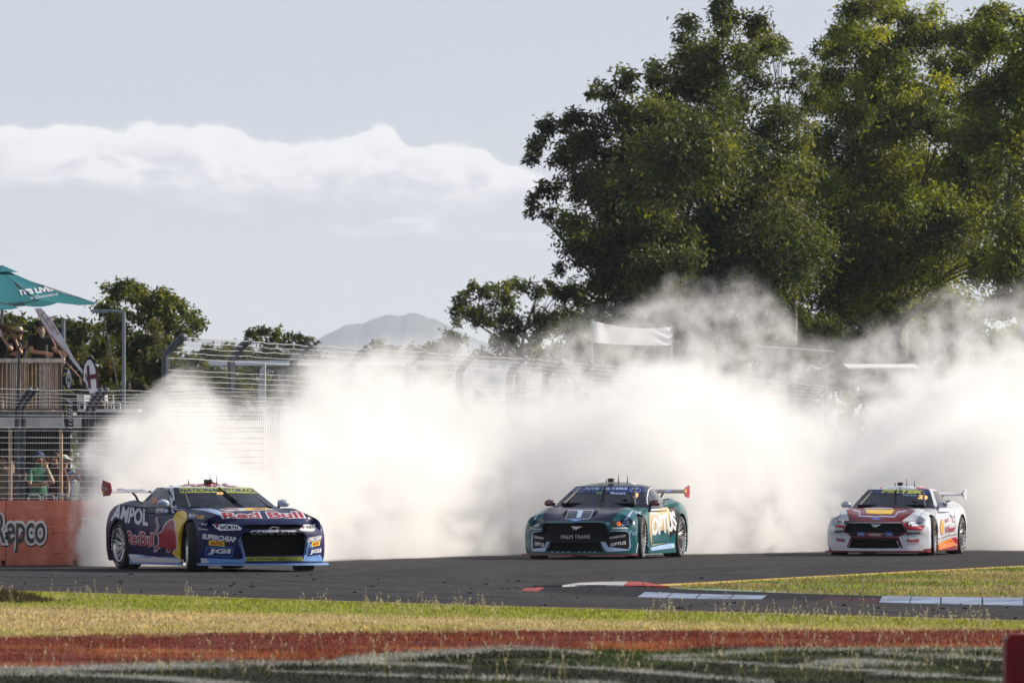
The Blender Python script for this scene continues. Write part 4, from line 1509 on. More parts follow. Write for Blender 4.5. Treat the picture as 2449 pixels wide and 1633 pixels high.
p.text('OPTUS', [(1692, 866), (2036, 785), (1985, 535), (1700, 625)], pr_white, bold=.05, off=.008)
p.text('REDARC', [(1480, 575), (1570, 590), (1575, 555), (1485, 550)], pr_pale, bold=.02)
p.poly([(1680, 1010), (1900, 960), (1990, 950), (1990, 1010), (1700, 1050)], pr_pale, off=.004)
p.poly([(690, 236), (1610, 236), (1630, 312), (655, 312)], pr_navy, off=.004)
p.text('NTK FILTERS', [(838, 276), (1398, 276), (1396, 245), (856, 248)], pr_pale, bold=.04, shear=.2)
for cx_ in (762, 1495):
    p.line([(cx_+68*math.cos(a), 276+29*math.sin(a)) for a in np.linspace(0, 2*math.pi, 20)[:-1]], 5, pr_pale, closed=True)
    p.text('NTK', [(cx_-38, 274), (cx_+38, 274), (cx_+38, 256), (cx_-38, 256)], pr_pale, bold=.03)
p.text('25', [(990, 330), (1070, 330), (1076, 300), (1000, 300)], pr_green, bold=.04)
p.text('Mostert', [(1178, 333), (1365, 336), (1370, 304), (1182, 300)], pr_pale, bold=.02)
p.text('3', [(1462, 375), (1524, 375), (1540, 318), (1476, 315)], led, bold=.04)
p.line([(1652, 480), (1640, 380), (1660, 280), (1698, 244)], 13, pr_white)
p.line([(1698, 244), (1790, 300), (1850, 360), (1892, 425)], 6, pr_pale)
p.ell((410, 432), (30, 36), pr_maroon2 if 'pr_maroon2' in globals() else paint_maroon, off=.004)
p.line([(410+24*math.cos(a), 432+28*math.sin(a)) for a in np.linspace(0, 2*math.pi, 14)[:-1]], 5, pr_pale, closed=True)
p.line([(1782+28*math.cos(a), 418+28*math.sin(a)) for a in np.linspace(0, 2*math.pi, 14)[:-1]], 5, pr_pale, closed=True)
p.ell((1915, 290), (45, 13), pr_blue)
p.poly([(2108, 275), (2145, 262), (2145, 300), (2108, 312)], pr_yellow)
for k in range(9):
    if k in (4,): continue
    x0 = 420+k*68
    p.line([(x0, 1072), (x0+26, 1062)], 8, pr_pale, off=.004)
p.line([(1640, 640), (1672, 760), (1680, 900), (1690, 985)], 3, pr_dark, name='shut_line')
p.line([(1925, 560), (1935, 700), (1920, 930)], 3, pr_dark, name='shut_line')
p.line([(190, 676), (240, 560), (330, 512), (500, 495)], 3, pr_dark, name='shut_line')
p.line([(1110, 690), (1340, 660), (1440, 548)], 3, pr_dark, name='shut_line')

p = Print(car3.bvh, car3.inv, car3.root, 1960, 1110, 6.19)
p.poly([(400, 672), (560, 645), (900, 637), (1300, 650), (1420, 690), (1215, 842), (820, 832), (440, 832)], paint_red, off=.004)
p.poly([(640, 652), (880, 642), (1080, 646), (1092, 664), (680, 668)], pr_white, off=.006)
p.line([(490, 682), (595, 702), (585, 768), (800, 776), (850, 786), (892, 772), (1108, 780), (1160, 710), (1300, 688)], 15, pr_pale, off=.006)
p.poly([(680, 674), (1115, 676), (1062, 740), (912, 728), (880, 740), (700, 728)], pr_yellow, off=.006)
p.ell((838, 812), (75, 12), pr_blue, off=.006)
gr3 = [(440, 838), (1215, 846), (1292, 1000), (1190, 1060), (470, 1060), (383, 985)]
p.poly(gr3, pr_dark, off=.0035, jump=.3)
p.line(gr3, 17, paint_red, closed=True, off=.006)
p.poly([(480, 1080), (1168, 1085), (1205, 1225), (440, 1225)], pr_dark, off=.0035, jump=.3)
p.line([(412, 1225), (475, 1076), (820, 1080), (1165, 1084), (1225, 1240)], 20, paint_red, off=.006)
p.poly([(1222, 856), (1345, 852), (1375, 915), (1560, 904), (1522, 975), (1292, 966)], pr_red, off=.004)
p.poly([(232, 888), (390, 905), (372, 942), (230, 936)], pr_red, off=.004)
p.poly([(1330, 850), (1588, 838), (1542, 905), (1370, 916)], lamp_m, name='headlight', off=.006)
p.poly([(1268, 862), (1332, 854), (1366, 912), (1292, 906)], pr_dark, off=.007, name='headlight')
p.ell((1325, 885), (12, 14), lamp_m, off=.009)
p.text('mps', [(1420, 897), (1520, 890), (1522, 852), (1420, 856)], pr_navy, bold=.03, off=.009)
p.poly([(1402, 862), (1384, 872), (1384, 892), (1404, 902), (1394, 884)], pr_blue, off=.009)
p.poly([(225, 820), (366, 830), (350, 880), (234, 878)], lamp_m, name='headlight', off=.006)
p.poly([(372, 836), (432, 842), (410, 896), (360, 890)], pr_dark, off=.007, name='headlight')
p.text('mps', [(258, 872), (335, 872), (335, 834), (258, 830)], pr_navy, bold=.03, off=.009)
p.text('pivotel.', [(1290, 1058), (1505, 1048), (1505, 985), (1295, 990)], pr_dark, bold=.03)
p.text('pivotel.', [(238, 1022), (380, 1012), (380, 970), (240, 966)], pr_dark, bold=.03)
p.text('Reddy', [(1285, 1168), (1480, 1162), (1490, 1092), (1290, 1105)], pr_red, bold=.04, shear=.15)
p.line([(1300, 1184), (1480, 1172)], 6, pr_red)
p.text('Reddy', [(250, 1150), (385, 1160), (388, 1096), (255, 1084)], pr_red, bold=.04, shear=.15)
for x0 in (560, 980):
    p.poly([(x0, 998), (x0+102, 998), (x0+102, 1058), (x0, 1058)], pr_blue, off=.007)
    p.text('PPQ', [(x0+12, 1048), (x0+94, 1048), (x0+94, 1012), (x0+12, 1012)], pr_white, bold=.05, off=.010)
p.poly([(700, 1006), (926, 1010), (926, 1064), (704, 1062)], pr_red, off=.007)
p.text('DAVISON', [(740, 1058), (902, 1060), (902, 1020), (740, 1016)], pr_white, bold=.03, off=.010)
pony3 = [(760+(x-668)*1.06, 882+(y-733)*1.0) for x, y in pony]
p.poly(pony3, chrome, jump=.3, name='badge', off=.006)
p.poly([(770, 372), (1600, 372), (1650, 430), (1640, 445), (720, 440)], pr_navy, off=.004)
p.text('PIRTEK', [(905, 424), (1535, 442), (1555, 388), (950, 372)], pr_lime, bold=.06, shear=.1)
p.text('17', [(1040, 466), (1096, 466), (1102, 434), (1048, 430)], pr_lime, bold=.0)
p.text('Davison', [(1240, 468), (1440, 476), (1446, 450), (1242, 442)], pr_pale, bold=.0)
p.text('23', [(1450, 508), (1590, 528), (1606, 472), (1476, 456)], led, bold=.04)
p.text('Shell V-Power', [(975, 356), (1390, 362), (1380, 338), (985, 335)], pr_pale, bold=.02)
p.poly([(735, 356), (800, 328), (960, 322), (930, 356)], pr_red, off=.004)
p.poly([(1420, 362), (1440, 325), (1560, 335), (1640, 370)], pr_red, off=.004)
p.ell((1810, 930), (27, 118), pr_red, off=.004)
p.ell((1810, 930), (22, 105), pr_yellow, off=.006)
for k in (-10, 0, 10):
    p.line([(1810+k*.5, 1010), (1810+k*1.2, 850)], 2, pr_red, off=.009)
p.text('Shell', [(1850, 872), (1902, 848), (1906, 790), (1853, 806)], pr_red, bold=.03)
p.text('V-Power', [(1850, 1028), (2002, 988), (2002, 896), (1855, 926)], pr_red, bold=.03)
p.line([(1985+22*math.cos(a), 812+44*math.sin(a)) for a in np.linspace(.6, 5.8, 14)], 8, pr_red)
p.line([(1755, 1112), (1830, 1082), (1900, 1056), (2045, 1036)], 11, paint_maroon)
p.poly([(1752, 1165), (1940, 1092), (2045, 1062), (2042, 1200), (1900, 1240), (1752, 1262)], pr_red, off=.004)
p.line([(1755, 1180), (1850, 1140), (1938, 1104), (2022, 1206)], 12, pr_yellow, off=.006)
p.poly([(1755, 1195), (1930, 1128), (1990, 1200), (1800, 1255), (1755, 1262)], pr_orange, off=.005)
p.line([(1930, 745), (1955, 790)], 12, pr_dark, name='door_handle')
p.line([(2085, 490), (2140, 390)], 9, pr_dark)
p.line([(2085, 400), (2140, 480)], 9, pr_dark)
p.text('FLEX', [(375, 560), (450, 560), (450, 535), (378, 535)], pr_navy, bold=.05, shear=.2)
p.text('FLEX', [(1818, 600), (1905, 612), (1900, 575), (1822, 565)], pr_navy, bold=.05, shear=.2)
p.line([(1690, 640), (1742, 860), (1752, 1000)], 3, pr_dark, name='shut_line')
p.line([(1985, 650), (2010, 900), (2005, 1040)], 3, pr_dark, name='shut_line')
p.line([(225, 812), (280, 800), (330, 690), (400, 665)], 4, pr_dark, name='shut_line')
p.line([(1225, 842), (1460, 838), (1500, 740), (1590, 680)], 4, pr_dark, name='shut_line')
# ------------------------------------------------------------------ barrier wall, debris fences, viewing platform
wall_red = mat('barrier_red_paint', (0.54, 0.14, 0.085), 0.75, 0, 0.22, 2.2, bump=0.25, bscale=30, col2=(0.64, 0.23, 0.155))
wall_grey = mat('barrier_bare_concrete', (0.30, 0.28, 0.26), 0.85, 0, 0.25, 3, bump=0.3)
scuff = mat('scuffed_paint', (0.62, 0.36, 0.28), 0.85, 0, 0.3, 12)
steel = mat('fence_post_steel', (0.075, 0.085, 0.105), 0.5, 0.3, 0.2, 8)
wire_m = mat('galvanised_wire', (0.52, 0.52, 0.53), 0.4, 0.5, 0.15, 8)
wire_thin = mat('thin_fence_wire', (0.22, 0.22, 0.23), 0.5, 0.4, 0.15, 8)

def wall_line(A, ang, bend=None):
    u = Vector((math.cos(ang), math.sin(ang), 0))
    nrm = Vector((math.sin(ang), -math.cos(ang), 0))
    return A, u, nrm

WA, WU, WN = wall_line(P(14, 0, 105.2)*1, R(30))
WA = Vector((WA.x, WA.y, 0))
L = 1.19
barrier = tag(empty('concrete_barrier', WA, 0, 'orange red concrete barrier wall with white edged grey lettering beside the track', 'barrier wall'))
BM = Matrix(((WU.x, WN.x, 0, 0), (WU.y, WN.y, 0, 0), (0, 0, 1, 0), (0, 0, 0, 1)))
bl = []
for k in range(-7, 3):
    g0 = .006
    prof = [(g0, 0), (L-.075, 0), (L-.075, .078), (L-g0, .078), (L-g0, .93), (L-.02, .965), (.02, .965), (g0, .93)]
    mb = MB()
    M = Matrix(((WU.x, -WN.x, 0, 0), (WU.y, -WN.y, 0, 0), (0, 0, 1, 0), (0, 0, 0, 1))) @ Matrix(((1, 0, 0, k*L), (0, 0, 1, 0), (0, 1, 0, 0), (0, 0, 0, 1)))
    mb.prism(prof, .34, M)
    o = mb.build('barrier_block', wall_red if k < 4 else wall_grey, barrier, 20)
    bl.append(o)
bpy.context.view_layer.update()
V, Fc = [], []
for o in bl:
    b = len(V)
    V += [o.matrix_world @ v.co for v in o.data.vertices]
    Fc += [tuple(i+b for i in f.vertices) for f in o.data.polygons]
wbvh = BVHTree.FromPolygons(V, Fc)
p = Print(wbvh, barrier.matrix_world.inverted(), barrier, 0, 900, 3.137)
rq = [(-62, 1332), (350, 1332), (356, 1012), (-54, 1012)]
p.text('Repco', [(a+6, b+8) for a, b in rq], pr_dark, bold=.105, off=.003, step=(6, 6))
p.text('Repco', rq, pr_white, bold=.10, off=.006, step=(6, 6))
repco_grey = mat('print_grey', (0.055, 0.05, 0.045), 0.6, 0, 0.3, 8)
p.text('Repco', [(-50, 1319), (338, 1319), (343, 1026), (-43, 1026)], repco_grey, bold=.015, off=.010, step=(6, 6))
p.line([(692, 1062), (617, 1065), (625, 1258), (668, 1250), (684, 1150)], 9, pr_white, off=.006)
for pts in ([(225, 972), (270, 985), (330, 980)], [(420, 985), (480, 1000)], [(500, 1080), (560, 1074)], [(360, 1130), (420, 1120)]):
    p.line(pts, 3, scuff, off=.004, name='scuff_mark')
for pts in ([(380, 1190), (430, 1170), (520, 1175)], [(400, 1330), (470, 1320)], [(395, 1160), (400, 1180)], [(520, 1300), (535, 1320)]):
    p.line(pts, 3, pr_dark, off=.004, name='scuff_mark')

def fence(name, label, pts, post_ss, prof, wires, mesh_step, wire_r, group=None, wob=.02, s_range=None, post_r=.045):
    """debris fence along a ground polyline; prof = [(height, lean)], wires = indices into a fine profile (heights)"""
    pts = [Vector(q) for q in pts]
    seg = [0]
    for i in range(len(pts)-1): seg.append(seg[-1]+(pts[i+1]-pts[i]).length)
    def at(s):
        i = 0
        while i < len(seg)-2 and s > seg[i+1]: i += 1
        d = (pts[i+1]-pts[i]).normalized()
        return pts[i]+d*(s-seg[i]), Vector((d.y, -d.x, 0)), d
    hs = [q[0] for q in prof]; ls = [q[1] for q in prof]
    def pt(s, h, ex=0):
        q, nn, d = at(s)
        return q + nn*(np.interp(h, hs, ls)+ex) + Vector((0, 0, h))
    root = empty(name, pts[0], 0, label, 'fence', group)
    inv = -root.location
    for s in post_ss:
        for dd in (-.05, .05):
            mb = MB()
            mb.tube([pt(s+dd, h, -.05)+inv for h in hs], post_r, 6)
            mb.ball(pt(s+dd, hs[-1], -.05)+inv, post_r*1.15, 4)
            mb.build('post', steel, root, 40)
    s0, s1 = s_range
    r2 = random.Random(5)
    for i, h in enumerate(wires):
        P_ = []
        s = s0
        while s <= s1+1e-6:
            P_.append(pt(s, h + (r2.random()-.5)*wob*(1 if h > hs[1] else .4), .0)+inv)
            s += .42
        mb = MB()
        mb.tube(P_, wire_r*(1.25 if i == 0 else 1.0), 4, cap=False)
        mb.build('wire', wire_m, root, 60)
    mb = MB()
    s = s0
    hh = [hs[0]] + [h for h in hs[1:]]
    while s <= s1:
        jx = (r2.random()-.5)*.008
        mb.tube([pt(s+jx, h, -.012)+inv for h in hh], wire_r*.30, 3, cap=False)
        s += mesh_step
    o = mb.build('wire_mesh', wire_thin, root, 60)
    o['kind'] = 'stuff'
    return root
# low fence on top of the orange wall
def wy(c): return (1150-(900+c/3.137))/F*105.6 + CAMH
wq = [WA + WU*s - WN*.17 for s in (-8.2, 9.0)]
w1 = [wy(c) for c in (104, 134, 160, 188, 215, 262, 290, 313, 380, 407, 458, 497, 550, 600, 648, 688, 738, 785, 833, 880, 912)]
s_p1 = 8.2 + .34
fence('debris_fence', 'low debris fence of pale wires on the orange barrier wall', wq, [s_p1 + 1.17*k for k in range(-6, 2)],
      [(.965, .0), (2.30, .0), (2.38, .05), (2.48, .19), (2.60, .42)], w1, .037, .0062, 'debris fences', .03, (0, 12.9), .038)
# taller fence behind the smoke, running away to the right
def wy2(c): return (1150-(660+c/2.613))/F*118.6 + CAMH
fp = [(-5.71, 118, 0), (.21, 139, 0), (8.3, 182, 0)]
w2 = [wy2(c) for c in (392, 420, 450, 480, 515, 590, 622, 655, 690, 740, 765, 800, 850, 900, 950, 1000)]
fence('debris_fence', 'tall debris fence with leaning post tops fading into the white smoke', fp, [3.5*k+.05 for k in range(0, 18)],
      [(.5, 0), (3.30, 0), (3.38, .04), (3.50, .14), (3.64, .30)], w2, .042, .0052, 'debris fences', .028, (0, 62), .055)
mb = MB()
mb.prism([(.0, -.2), (64, -.2), (64, .2), (0, .2)], 1.0, Matrix.Translation((-5.71+.25, 118+.9, 0)) @ Matrix.Rotation(math.atan2(64, 14), 4, 'Z'))
o = mb.build('concrete_barrier', wall_grey, None, 20)
tag(o, 'bare grey concrete barrier wall under the tall debris fence in the smoke', 'barrier wall')

# viewing platform
wood_a = mat('timber_tan', (0.66, 0.45, 0.29), 0.7, 0, 0.25, 12)
wood_b = mat('timber_brown', (0.24, 0.13, 0.065), 0.7, 0, 0.25, 12)
wood_c = mat('timber_pale', (0.72, 0.60, 0.50), 0.7, 0, 0.2, 12)
white_beam = mat('weathered_white_beam', (0.74, 0.70, 0.64), 0.7, 0, 0.2, 5)
deck_grey = mat('deck_grey', (0.18, 0.17, 0.16), 0.8, 0, 0.3, 5)
shade_m = mat('shade_and_skirt_dark', (0.012, 0.012, 0.013), 0.9, 0, 0.3, 5)  # dark tone for the added shade sheets and the stage skirt
DP = 125.0
pm = F/DP
root = empty('viewing_platform', P(0, 1340, DP), 0, 'raised timber viewing platform with slatted balustrade behind the fence', 'viewing platform')
inv = -root.location
def bx(name, x0, y0, x1, y1, d0, dd, m):
    a, b = P(x0, y1, d0), P(x1, y0, d0)
    mb = MB()
    mb.box(((a.x+b.x)/2, d0+dd/2, (a.z+b.z)/2) + inv if False else Vector(((a.x+b.x)/2, d0+dd/2, (a.z+b.z)/2))+inv, (b.x-a.x, dd, b.z-a.z))
    return mb.build(name, m, root, 30)
bx('top_rail', -230, 857, 154, 867, DP-.06, .14, wood_c)
bx('bottom_rail', -230, 976, 154, 981, DP, .05, wood_b)
proto = [None]*3
for i in range(80):
    xx = -222 + i*4.72
    o = bx('slat', xx, 868, xx+2.3+.5*(i % 3 == 0), 976, DP+.005*(i % 2), .03, (wood_a, wood_c, wood_a, wood_c, wood_b)[(i*7+i//3) % 5])
    if xx > 148: break
bx('added_shade_panel', -230, 870, 150, 976, DP+1.7, .03, shade_m)  # added dark panel so the gaps between slats look shaded
bx('deck_floor', -230, 982, 150, 999, DP-.02, 4.0, deck_grey)
bx('fascia_beam', -230, 1001, 222, 1023, DP-.10, .08, white_beam)
bx('landing', 156, 994, 222, 1000, DP-.02, 2.5, deck_grey)
for xx in (-200, 20, 141):
    bx('post', xx, 1024, xx+8, 1338, DP-.02, .10, wood_a)
bx('added_shade_sheet', -230, 1024, 168, 1337, DP+2.2, .05, shade_m)  # added dark sheet standing in for the shade under the deck

# pieces on the landing: white folding chairs
white_pl = mat('white_plastic', (0.72, 0.72, 0.74), 0.5, 0, 0.05, 6)
stage_d = 121.0
st = empty('raised_stage', P(250, 1341, stage_d), 0, 'dark raised stage with a white front edge carrying four white chairs', 'stage')
inv_s = -st.location
a, b = P(186, 984, stage_d), P(330, 978, stage_d)
mb = MB(); mb.box(Vector(((a.x+b.x)/2, stage_d+.6, (a.z+b.z)/2))+inv_s, (b.x-a.x, 1.2, b.z-a.z)); mb.build('stage_top', white_pl, st, 30)
a, b = P(190, 1341, stage_d), P(326, 986, stage_d)
mb = MB(); mb.box(Vector(((a.x+b.x)/2, stage_d+.62, (a.z+b.z)/2))+inv_s, (b.x-a.x-.06, 1.1, b.z-a.z)); mb.build('stage_skirt', shade_m, st, 30)
for i, (xx, lab) in enumerate(((196, 'white slatted chair at the platform end of the raised stage'), (215, 'white slatted chair second from the platform on the raised stage'), (262, 'white slatted chair right of the oval flag on the raised stage'), (280, 'white slatted chair leaning on the smoke side of the raised stage'))):
    c0 = P(xx, 978, stage_d+.5)
    ch = empty('chair', c0, R(20+25*i), lab, 'chair', 'white chairs on the raised stage')
    mb = MB(); mb.box((0, .0, .105), (.13, .13, .012)); mb.build('seat', white_pl, ch, 30)
    for k in range(3):
        mb = MB(); mb.box((0, .066, .15+.035*k), (.12, .010, .022)); mb.build('back_slat', white_pl, ch, 30)
    for sx in (-.058, .058):
        mb = MB(); mb.tube([(sx, -.06, 0), (sx, -.055, .10)], .007, 5); mb.build('leg', white_pl, ch, 40)
        mb = MB(); mb.tube([(sx, .055, 0), (sx, .066, .25)], .007, 5); mb.build('leg', white_pl, ch, 40)

# market umbrellas
teal_cl = mat('umbrella_teal_canvas', (0.035, 0.27, 0.32), 0.8, 0, 0.08, 3)
def umb_mat():
    m = bpy.data.materials.new('umbrella_canvas')
    m.use_nodes = True
    t = NT(m.node_tree)
    co = t.new('ShaderNodeTexCoord').outputs['Object']
    n = t.noise(co, 3, 3)
    c = t.mix(n, (0.05, 0.21, 0.26, 1), (0.075, 0.26, 0.30, 1))
    d = t.new('ShaderNodeBsdfDiffuse'); t.put(d.inputs[0], c)
    tr = t.new('ShaderNodeBsdfTranslucent'); t.put(tr.inputs[0], c)
    mx = t.new('ShaderNodeMixShader'); mx.inputs[0].default_value = .35
    t.l.new(d.outputs[0], mx.inputs[1]); t.l.new(tr.outputs[0], mx.inputs[2])
    o = t.new('ShaderNodeOutputMaterial'); t.l.new(mx.outputs[0], o.inputs[0])
    return m
canvas = umb_mat()
pole_m = mat('umbrella_pole', (0.42, 0.36, 0.30), 0.5, 0, 0.15, 6)
def umbrella(label, ax, ay, rpx, hpx, d, th, text):
    c = P(ax, ay, d)
    base = P(ax, 982, d)
    r, h = rpx/F*d, hpx/F*d
    u = empty('market_umbrella', base, 0, label, 'umbrella', 'market umbrellas on the platform')
    o0 = c - base
    cs = []
    for k in range(8):
        a = th + k*math.pi/4
        rr = r if k % 2 == 0 else r*.7071*.985
        cs.append(o0 + Vector((rr*math.cos(a), rr*math.sin(a), -h + (.05 if k % 2 else 0))))
    nseg = 8
    V, Fc = [], []
    for k in range(8):
        b_ = len(V)
        A, B = cs[k], cs[(k+1) % 8]
        for i in range(nseg+1):
            q = i/nseg
            pa, pb = o0.lerp(A, q), o0.lerp(B, q)
            for j in range(5):
                w_ = j/4
                v = pa.lerp(pb, w_) + Vector((0, 0, -.05*math.sin(math.pi*w_)*q - .05*math.sin(math.pi*q)))
                V.append(v)
        for i in range(nseg):
            for j in range(4):
                Fc.append((b_+i*5+j, b_+i*5+j+1, b_+(i+1)*5+j+1, b_+(i+1)*5+j))
    me = mesh_py('canopy', V, Fc)
    bm = bmesh.new(); bm.from_mesh(me); bmesh.ops.remove_doubles(bm, verts=bm.verts, dist=1e-4); bm.to_mesh(me); bm.free()
    can = link('canopy', me, u, canvas, 12)
    mb = MB()
    top = o0 + Vector((0, 0, .01))
    for k in range(8):
        mb.add([top+Vector((0, 0, .05)), o0.lerp(cs[k], .17)+Vector((0, 0, .035)), o0.lerp(cs[(k+1) % 8], .17)+Vector((0, 0, .035))], [(0, 1, 2)])
    mb.build('top_vent', canvas, u, 10)
    mb = MB(); mb.tube([(0, 0, 0), o0], .03, 8); mb.build('pole', pole_m, u, 40)
    for k in range(8):
        mb = MB()
        mb.tube([o0+Vector((0, 0, -h*1.15)), o0.lerp(cs[k], .62)+Vector((0, 0, -.07))], .012, 5)
        mb.tube([o0.lerp(cs[k], .05)+Vector((0, 0, -.06)), o0.lerp(cs[k], .97)+Vector((0, 0, -.012))], .009, 5)
        mb.build('rib', pole_m, u, 40)
    if text:
        bpy.context.view_layer.update()
        mw = can.matrix_world
        bv = BVHTree.FromPolygons([mw @ v.co for v in me.vertices], [tuple(f.vertices) for f in me.polygons])
        q_ = Print(bv, u.matrix_world.inverted(), u, 0, 600, 3.92)
        q_.text("IT'S LIVE!", [(200, 420), (505, 378), (480, 330), (176, 368)], pr_white, bold=.05, jump=1)
        q_.text('in Queensland', [(285, 462), (548, 424), (538, 392), (280, 430)], pr_white, bold=.0, shear=.3, jump=1)
    return u
umbrella('teal market umbrella with white printed words over the platform', 5, 642, 235, 84, 126.2, R(-10), True)
umbrella('teal market umbrella at the far side of the platform, lower than the printed one', -186, 655, 238, 82, 123.6, R(-8), False)

# flags, poles, banner, distant buildings
flag_white = mat('flag_white_cloth', (0.66, 0.66, 0.70), 0.8, 0, 0.06, 4)
flag_pink = mat('flag_red_edge', (0.42, 0.20, 0.18), 0.8, 0, 0.1, 4)
flag_maroon = mat('flag_maroon_print', (0.10, 0.03, 0.045), 0.8, 0, 0.1, 4)
flag_black = mat('flag_black_cloth', (0.015, 0.015, 0.018), 0.8, 0, 0.2, 4)
flag_navy = mat('flag_navy_cloth', (0.02, 0.03, 0.07), 0.7, 0, 0.2, 4)
flag_yell = mat('flag_lime_print', (0.42, 0.42, 0.08), 0.8, 0, 0.1, 4)
galv = mat('lamp_post_grey', (0.22, 0.25, 0.29), 0.5, 0.3, 0.1, 4)

def cloth(name, poly, d, m, parent, amp=.02, th=.006):
    """a flag: outline with a gentle wave and real thickness"""
    inv = parent.matrix_world.inverted() if False else Matrix.Translation(-parent.location)
    bm = poly_bm(poly)
    xs = [v.co.x for v in bm.verts]; ys_ = [v.co.y for v in bm.verts]
    for lo, hi, ax in ((min(xs), max(xs), 0), (min(ys_), max(ys_), 1)):
        k = int((hi-lo)/9)
        for i in range(1, k+1):
            q = lo+(hi-lo)*i/(k+1)
            bmesh.ops.bisect_plane(bm, geom=bm.verts[:]+bm.edges[:]+bm.faces[:], dist=1e-5, plane_co=(q, 0, 0) if ax == 0 else (0, q, 0), plane_no=(1, 0, 0) if ax == 0 else (0, 1, 0))
    for v in bm.verts:
        w_ = amp*math.sin(v.co.x*.16+v.co.y*.05)+amp*.6*math.sin(v.co.y*.09)
        v.co = inv @ P(v.co.x, v.co.y, d + w_)
    ret = bmesh.ops.extrude_face_region(bm, geom=bm.faces[:])
    for g_ in ret['geom']:
        if isinstance(g_, bmesh.types.BMVert): g_.co.y += th
    bmesh.ops.recalc_face_normals(bm, faces=bm.faces)
    me = bpy.data.meshes.new(name)
    bm.to_mesh(me); bm.free()
    return link(name, me, parent, m, 60)
def flag_print(root, objs, ox, oy, sc):
    bpy.context.view_layer.update()
    V, Fc = [], []
    for o in objs:
        b = len(V)
        V += [o.matrix_world @ v.co for v in o.data.vertices]
        Fc += [tuple(i+b for i in f.vertices) for f in o.data.polygons]
    return Print(BVHTree.FromPolygons(V, Fc), root.matrix_world.inverted(), root, ox, oy, sc)
c3 = lambda pts: [(a/3.92, 600+b/3.92) for a, b in pts]
# leaning feather flag
d_ = 123.0
fr = empty('feather_flag', P(245, 1000, d_), 0, 'white feather flag with reddish edges leaning across the fence', 'flag', 'feather flags')
A = cloth('flag_cloth', c3([(325, 540), (385, 535), (490, 650), (600, 830), (680, 980), (930, 1345), (915, 1340), (800, 1190), (650, 1000), (560, 900), (470, 790), (390, 660)]), d_, flag_white, fr)
p = flag_print(fr, [A], 0, 600, 3.92)
p.line([(330, 545), (395, 655), (475, 785), (565, 895), (655, 995), (800, 1180), (918, 1338)], 14, flag_pink)
p.line([(600, 835), (680, 985), (800, 1160), (925, 1340)], 16, flag_pink)
for k, (x_, y_) in enumerate(((385, 590), (425, 640), (480, 720), (525, 770))):
    p.line([(x_, y_+12), (x_+38, y_-12)], 9, flag_pink)
p.line([(380, 590), (500, 760)], 8, flag_pink); p.line([(440, 620), (550, 780)], 8, flag_pink)
mb = MB(); mb.tube([P(83, 737, d_)-fr.location, P(150, 858, d_)-fr.location, P(245, 960, d_)-fr.location, P(262, 1003, d_)-fr.location], [.008, .012, .016, .018], 6); mb.build('flag_pole', flag_pink, fr, 40)
# upright oval flag with the letter H
d_ = 122.5
fr = empty('feather_flag', P(236, 1000, d_), 0, 'white oval flag with black border and a large maroon H', 'flag', 'feather flags')
ov = [(775, 1210), (775, 1110), (790, 1035), (820, 992), (855, 988), (885, 1030), (910, 1110), (935, 1210), (955, 1310), (965, 1345), (845, 1345), (810, 1310)]
B_ = cloth('flag_border', c3(ov), d_, flag_black, fr, .015)
cx_, cy_ = 868, 1190
p = flag_print(fr, [B_], 0, 600, 3.92)
p.poly([(cx_+(a-cx_)*.84-6, cy_+(b-cy_)*.88+8) for a, b in ov], flag_white, name='flag_cloth', off=.006)
p.text('H', [(830, 1290), (930, 1290), (915, 1050), (812, 1080)], flag_maroon, bold=.03, shear=0, off=.010)
p.line([(800, 1150), (850, 1290)], 14, flag_maroon, off=.010); p.line([(795, 1220), (835, 1330)], 10, flag_maroon, off=.010)
mb = MB(); mb.tube([P(198, 910, d_)-fr.location, P(215, 950, d_)-fr.location, P(236, 1000, d_)-fr.location], .012, 6); mb.build('flag_pole', flag_black, fr, 40)
# patterned flag in front of the balustrade end
d_ = 123.6
fr = empty('feather_flag', P(162, 1040, d_), 0, 'black and lime patterned feather flag beside the end of the balustrade', 'flag', 'feather flags')
ov = [(585, 1480), (582, 1280), (590, 1120), (615, 1040), (650, 1002), (675, 1010), (690, 1120), (705, 1300), (680, 1400), (690, 1700), (615, 1700)]
B_ = cloth('flag_cloth', c3(ov), d_, flag_black, fr, .02)
p = flag_print(fr, [B_], 0, 600, 3.92)
p.ell((645, 1200), (27, 85), flag_white, off=.006)
p.text('H', [(630, 1270), (660, 1260), (662, 1150), (632, 1160)], flag_black, bold=.02, off=.010)
for pts in ([(600, 1090), (640, 1110), (680, 1080)], [(590, 1180), (610, 1140)], [(592, 1260), (615, 1300)], [(600, 1330), (640, 1310), (690, 1330)], [(610, 1380), (660, 1400)], [(620, 1440), (630, 1560)], [(680, 1200), (690, 1260)]):
    p.line(pts, 12, flag_yell, off=.006)
for k in range(8):
    p.line([(640, 1410+k*34), (678, 1424+k*34)], 13, flag_white, off=.006)
mb = MB(); mb.tube([P(148, 1000, d_)-fr.location, P(149, 900, d_)-fr.location, P(158, 862, d_)-fr.location], .012, 6); mb.build('flag_pole', steel, fr, 40)
# dark furled flag at the balustrade
d_ = 123.8
fr = empty('feather_flag', P(42, 1120, d_), 0, 'dark blue furled feather flag in front of the timber slats', 'flag', 'feather flags')
cloth('flag_cloth', c3([(172, 890), (184, 890), (190, 1030), (188, 1180), (180, 1320), (172, 1500), (150, 1500), (155, 1300), (165, 1150)]), d_, flag_navy, fr, .02)
cloth('flag_tail', [(40, 1120), (38, 1085), (45, 1078), (50, 1100), (48, 1120)], d_, pr_blue, fr, .02)
mb = MB(); mb.tube([P(42, 1150, d_)-fr.location, P(43, 980, d_)-fr.location, P(46, 826, d_)-fr.location], .010, 6); mb.build('flag_pole', flag_navy, fr, 40)
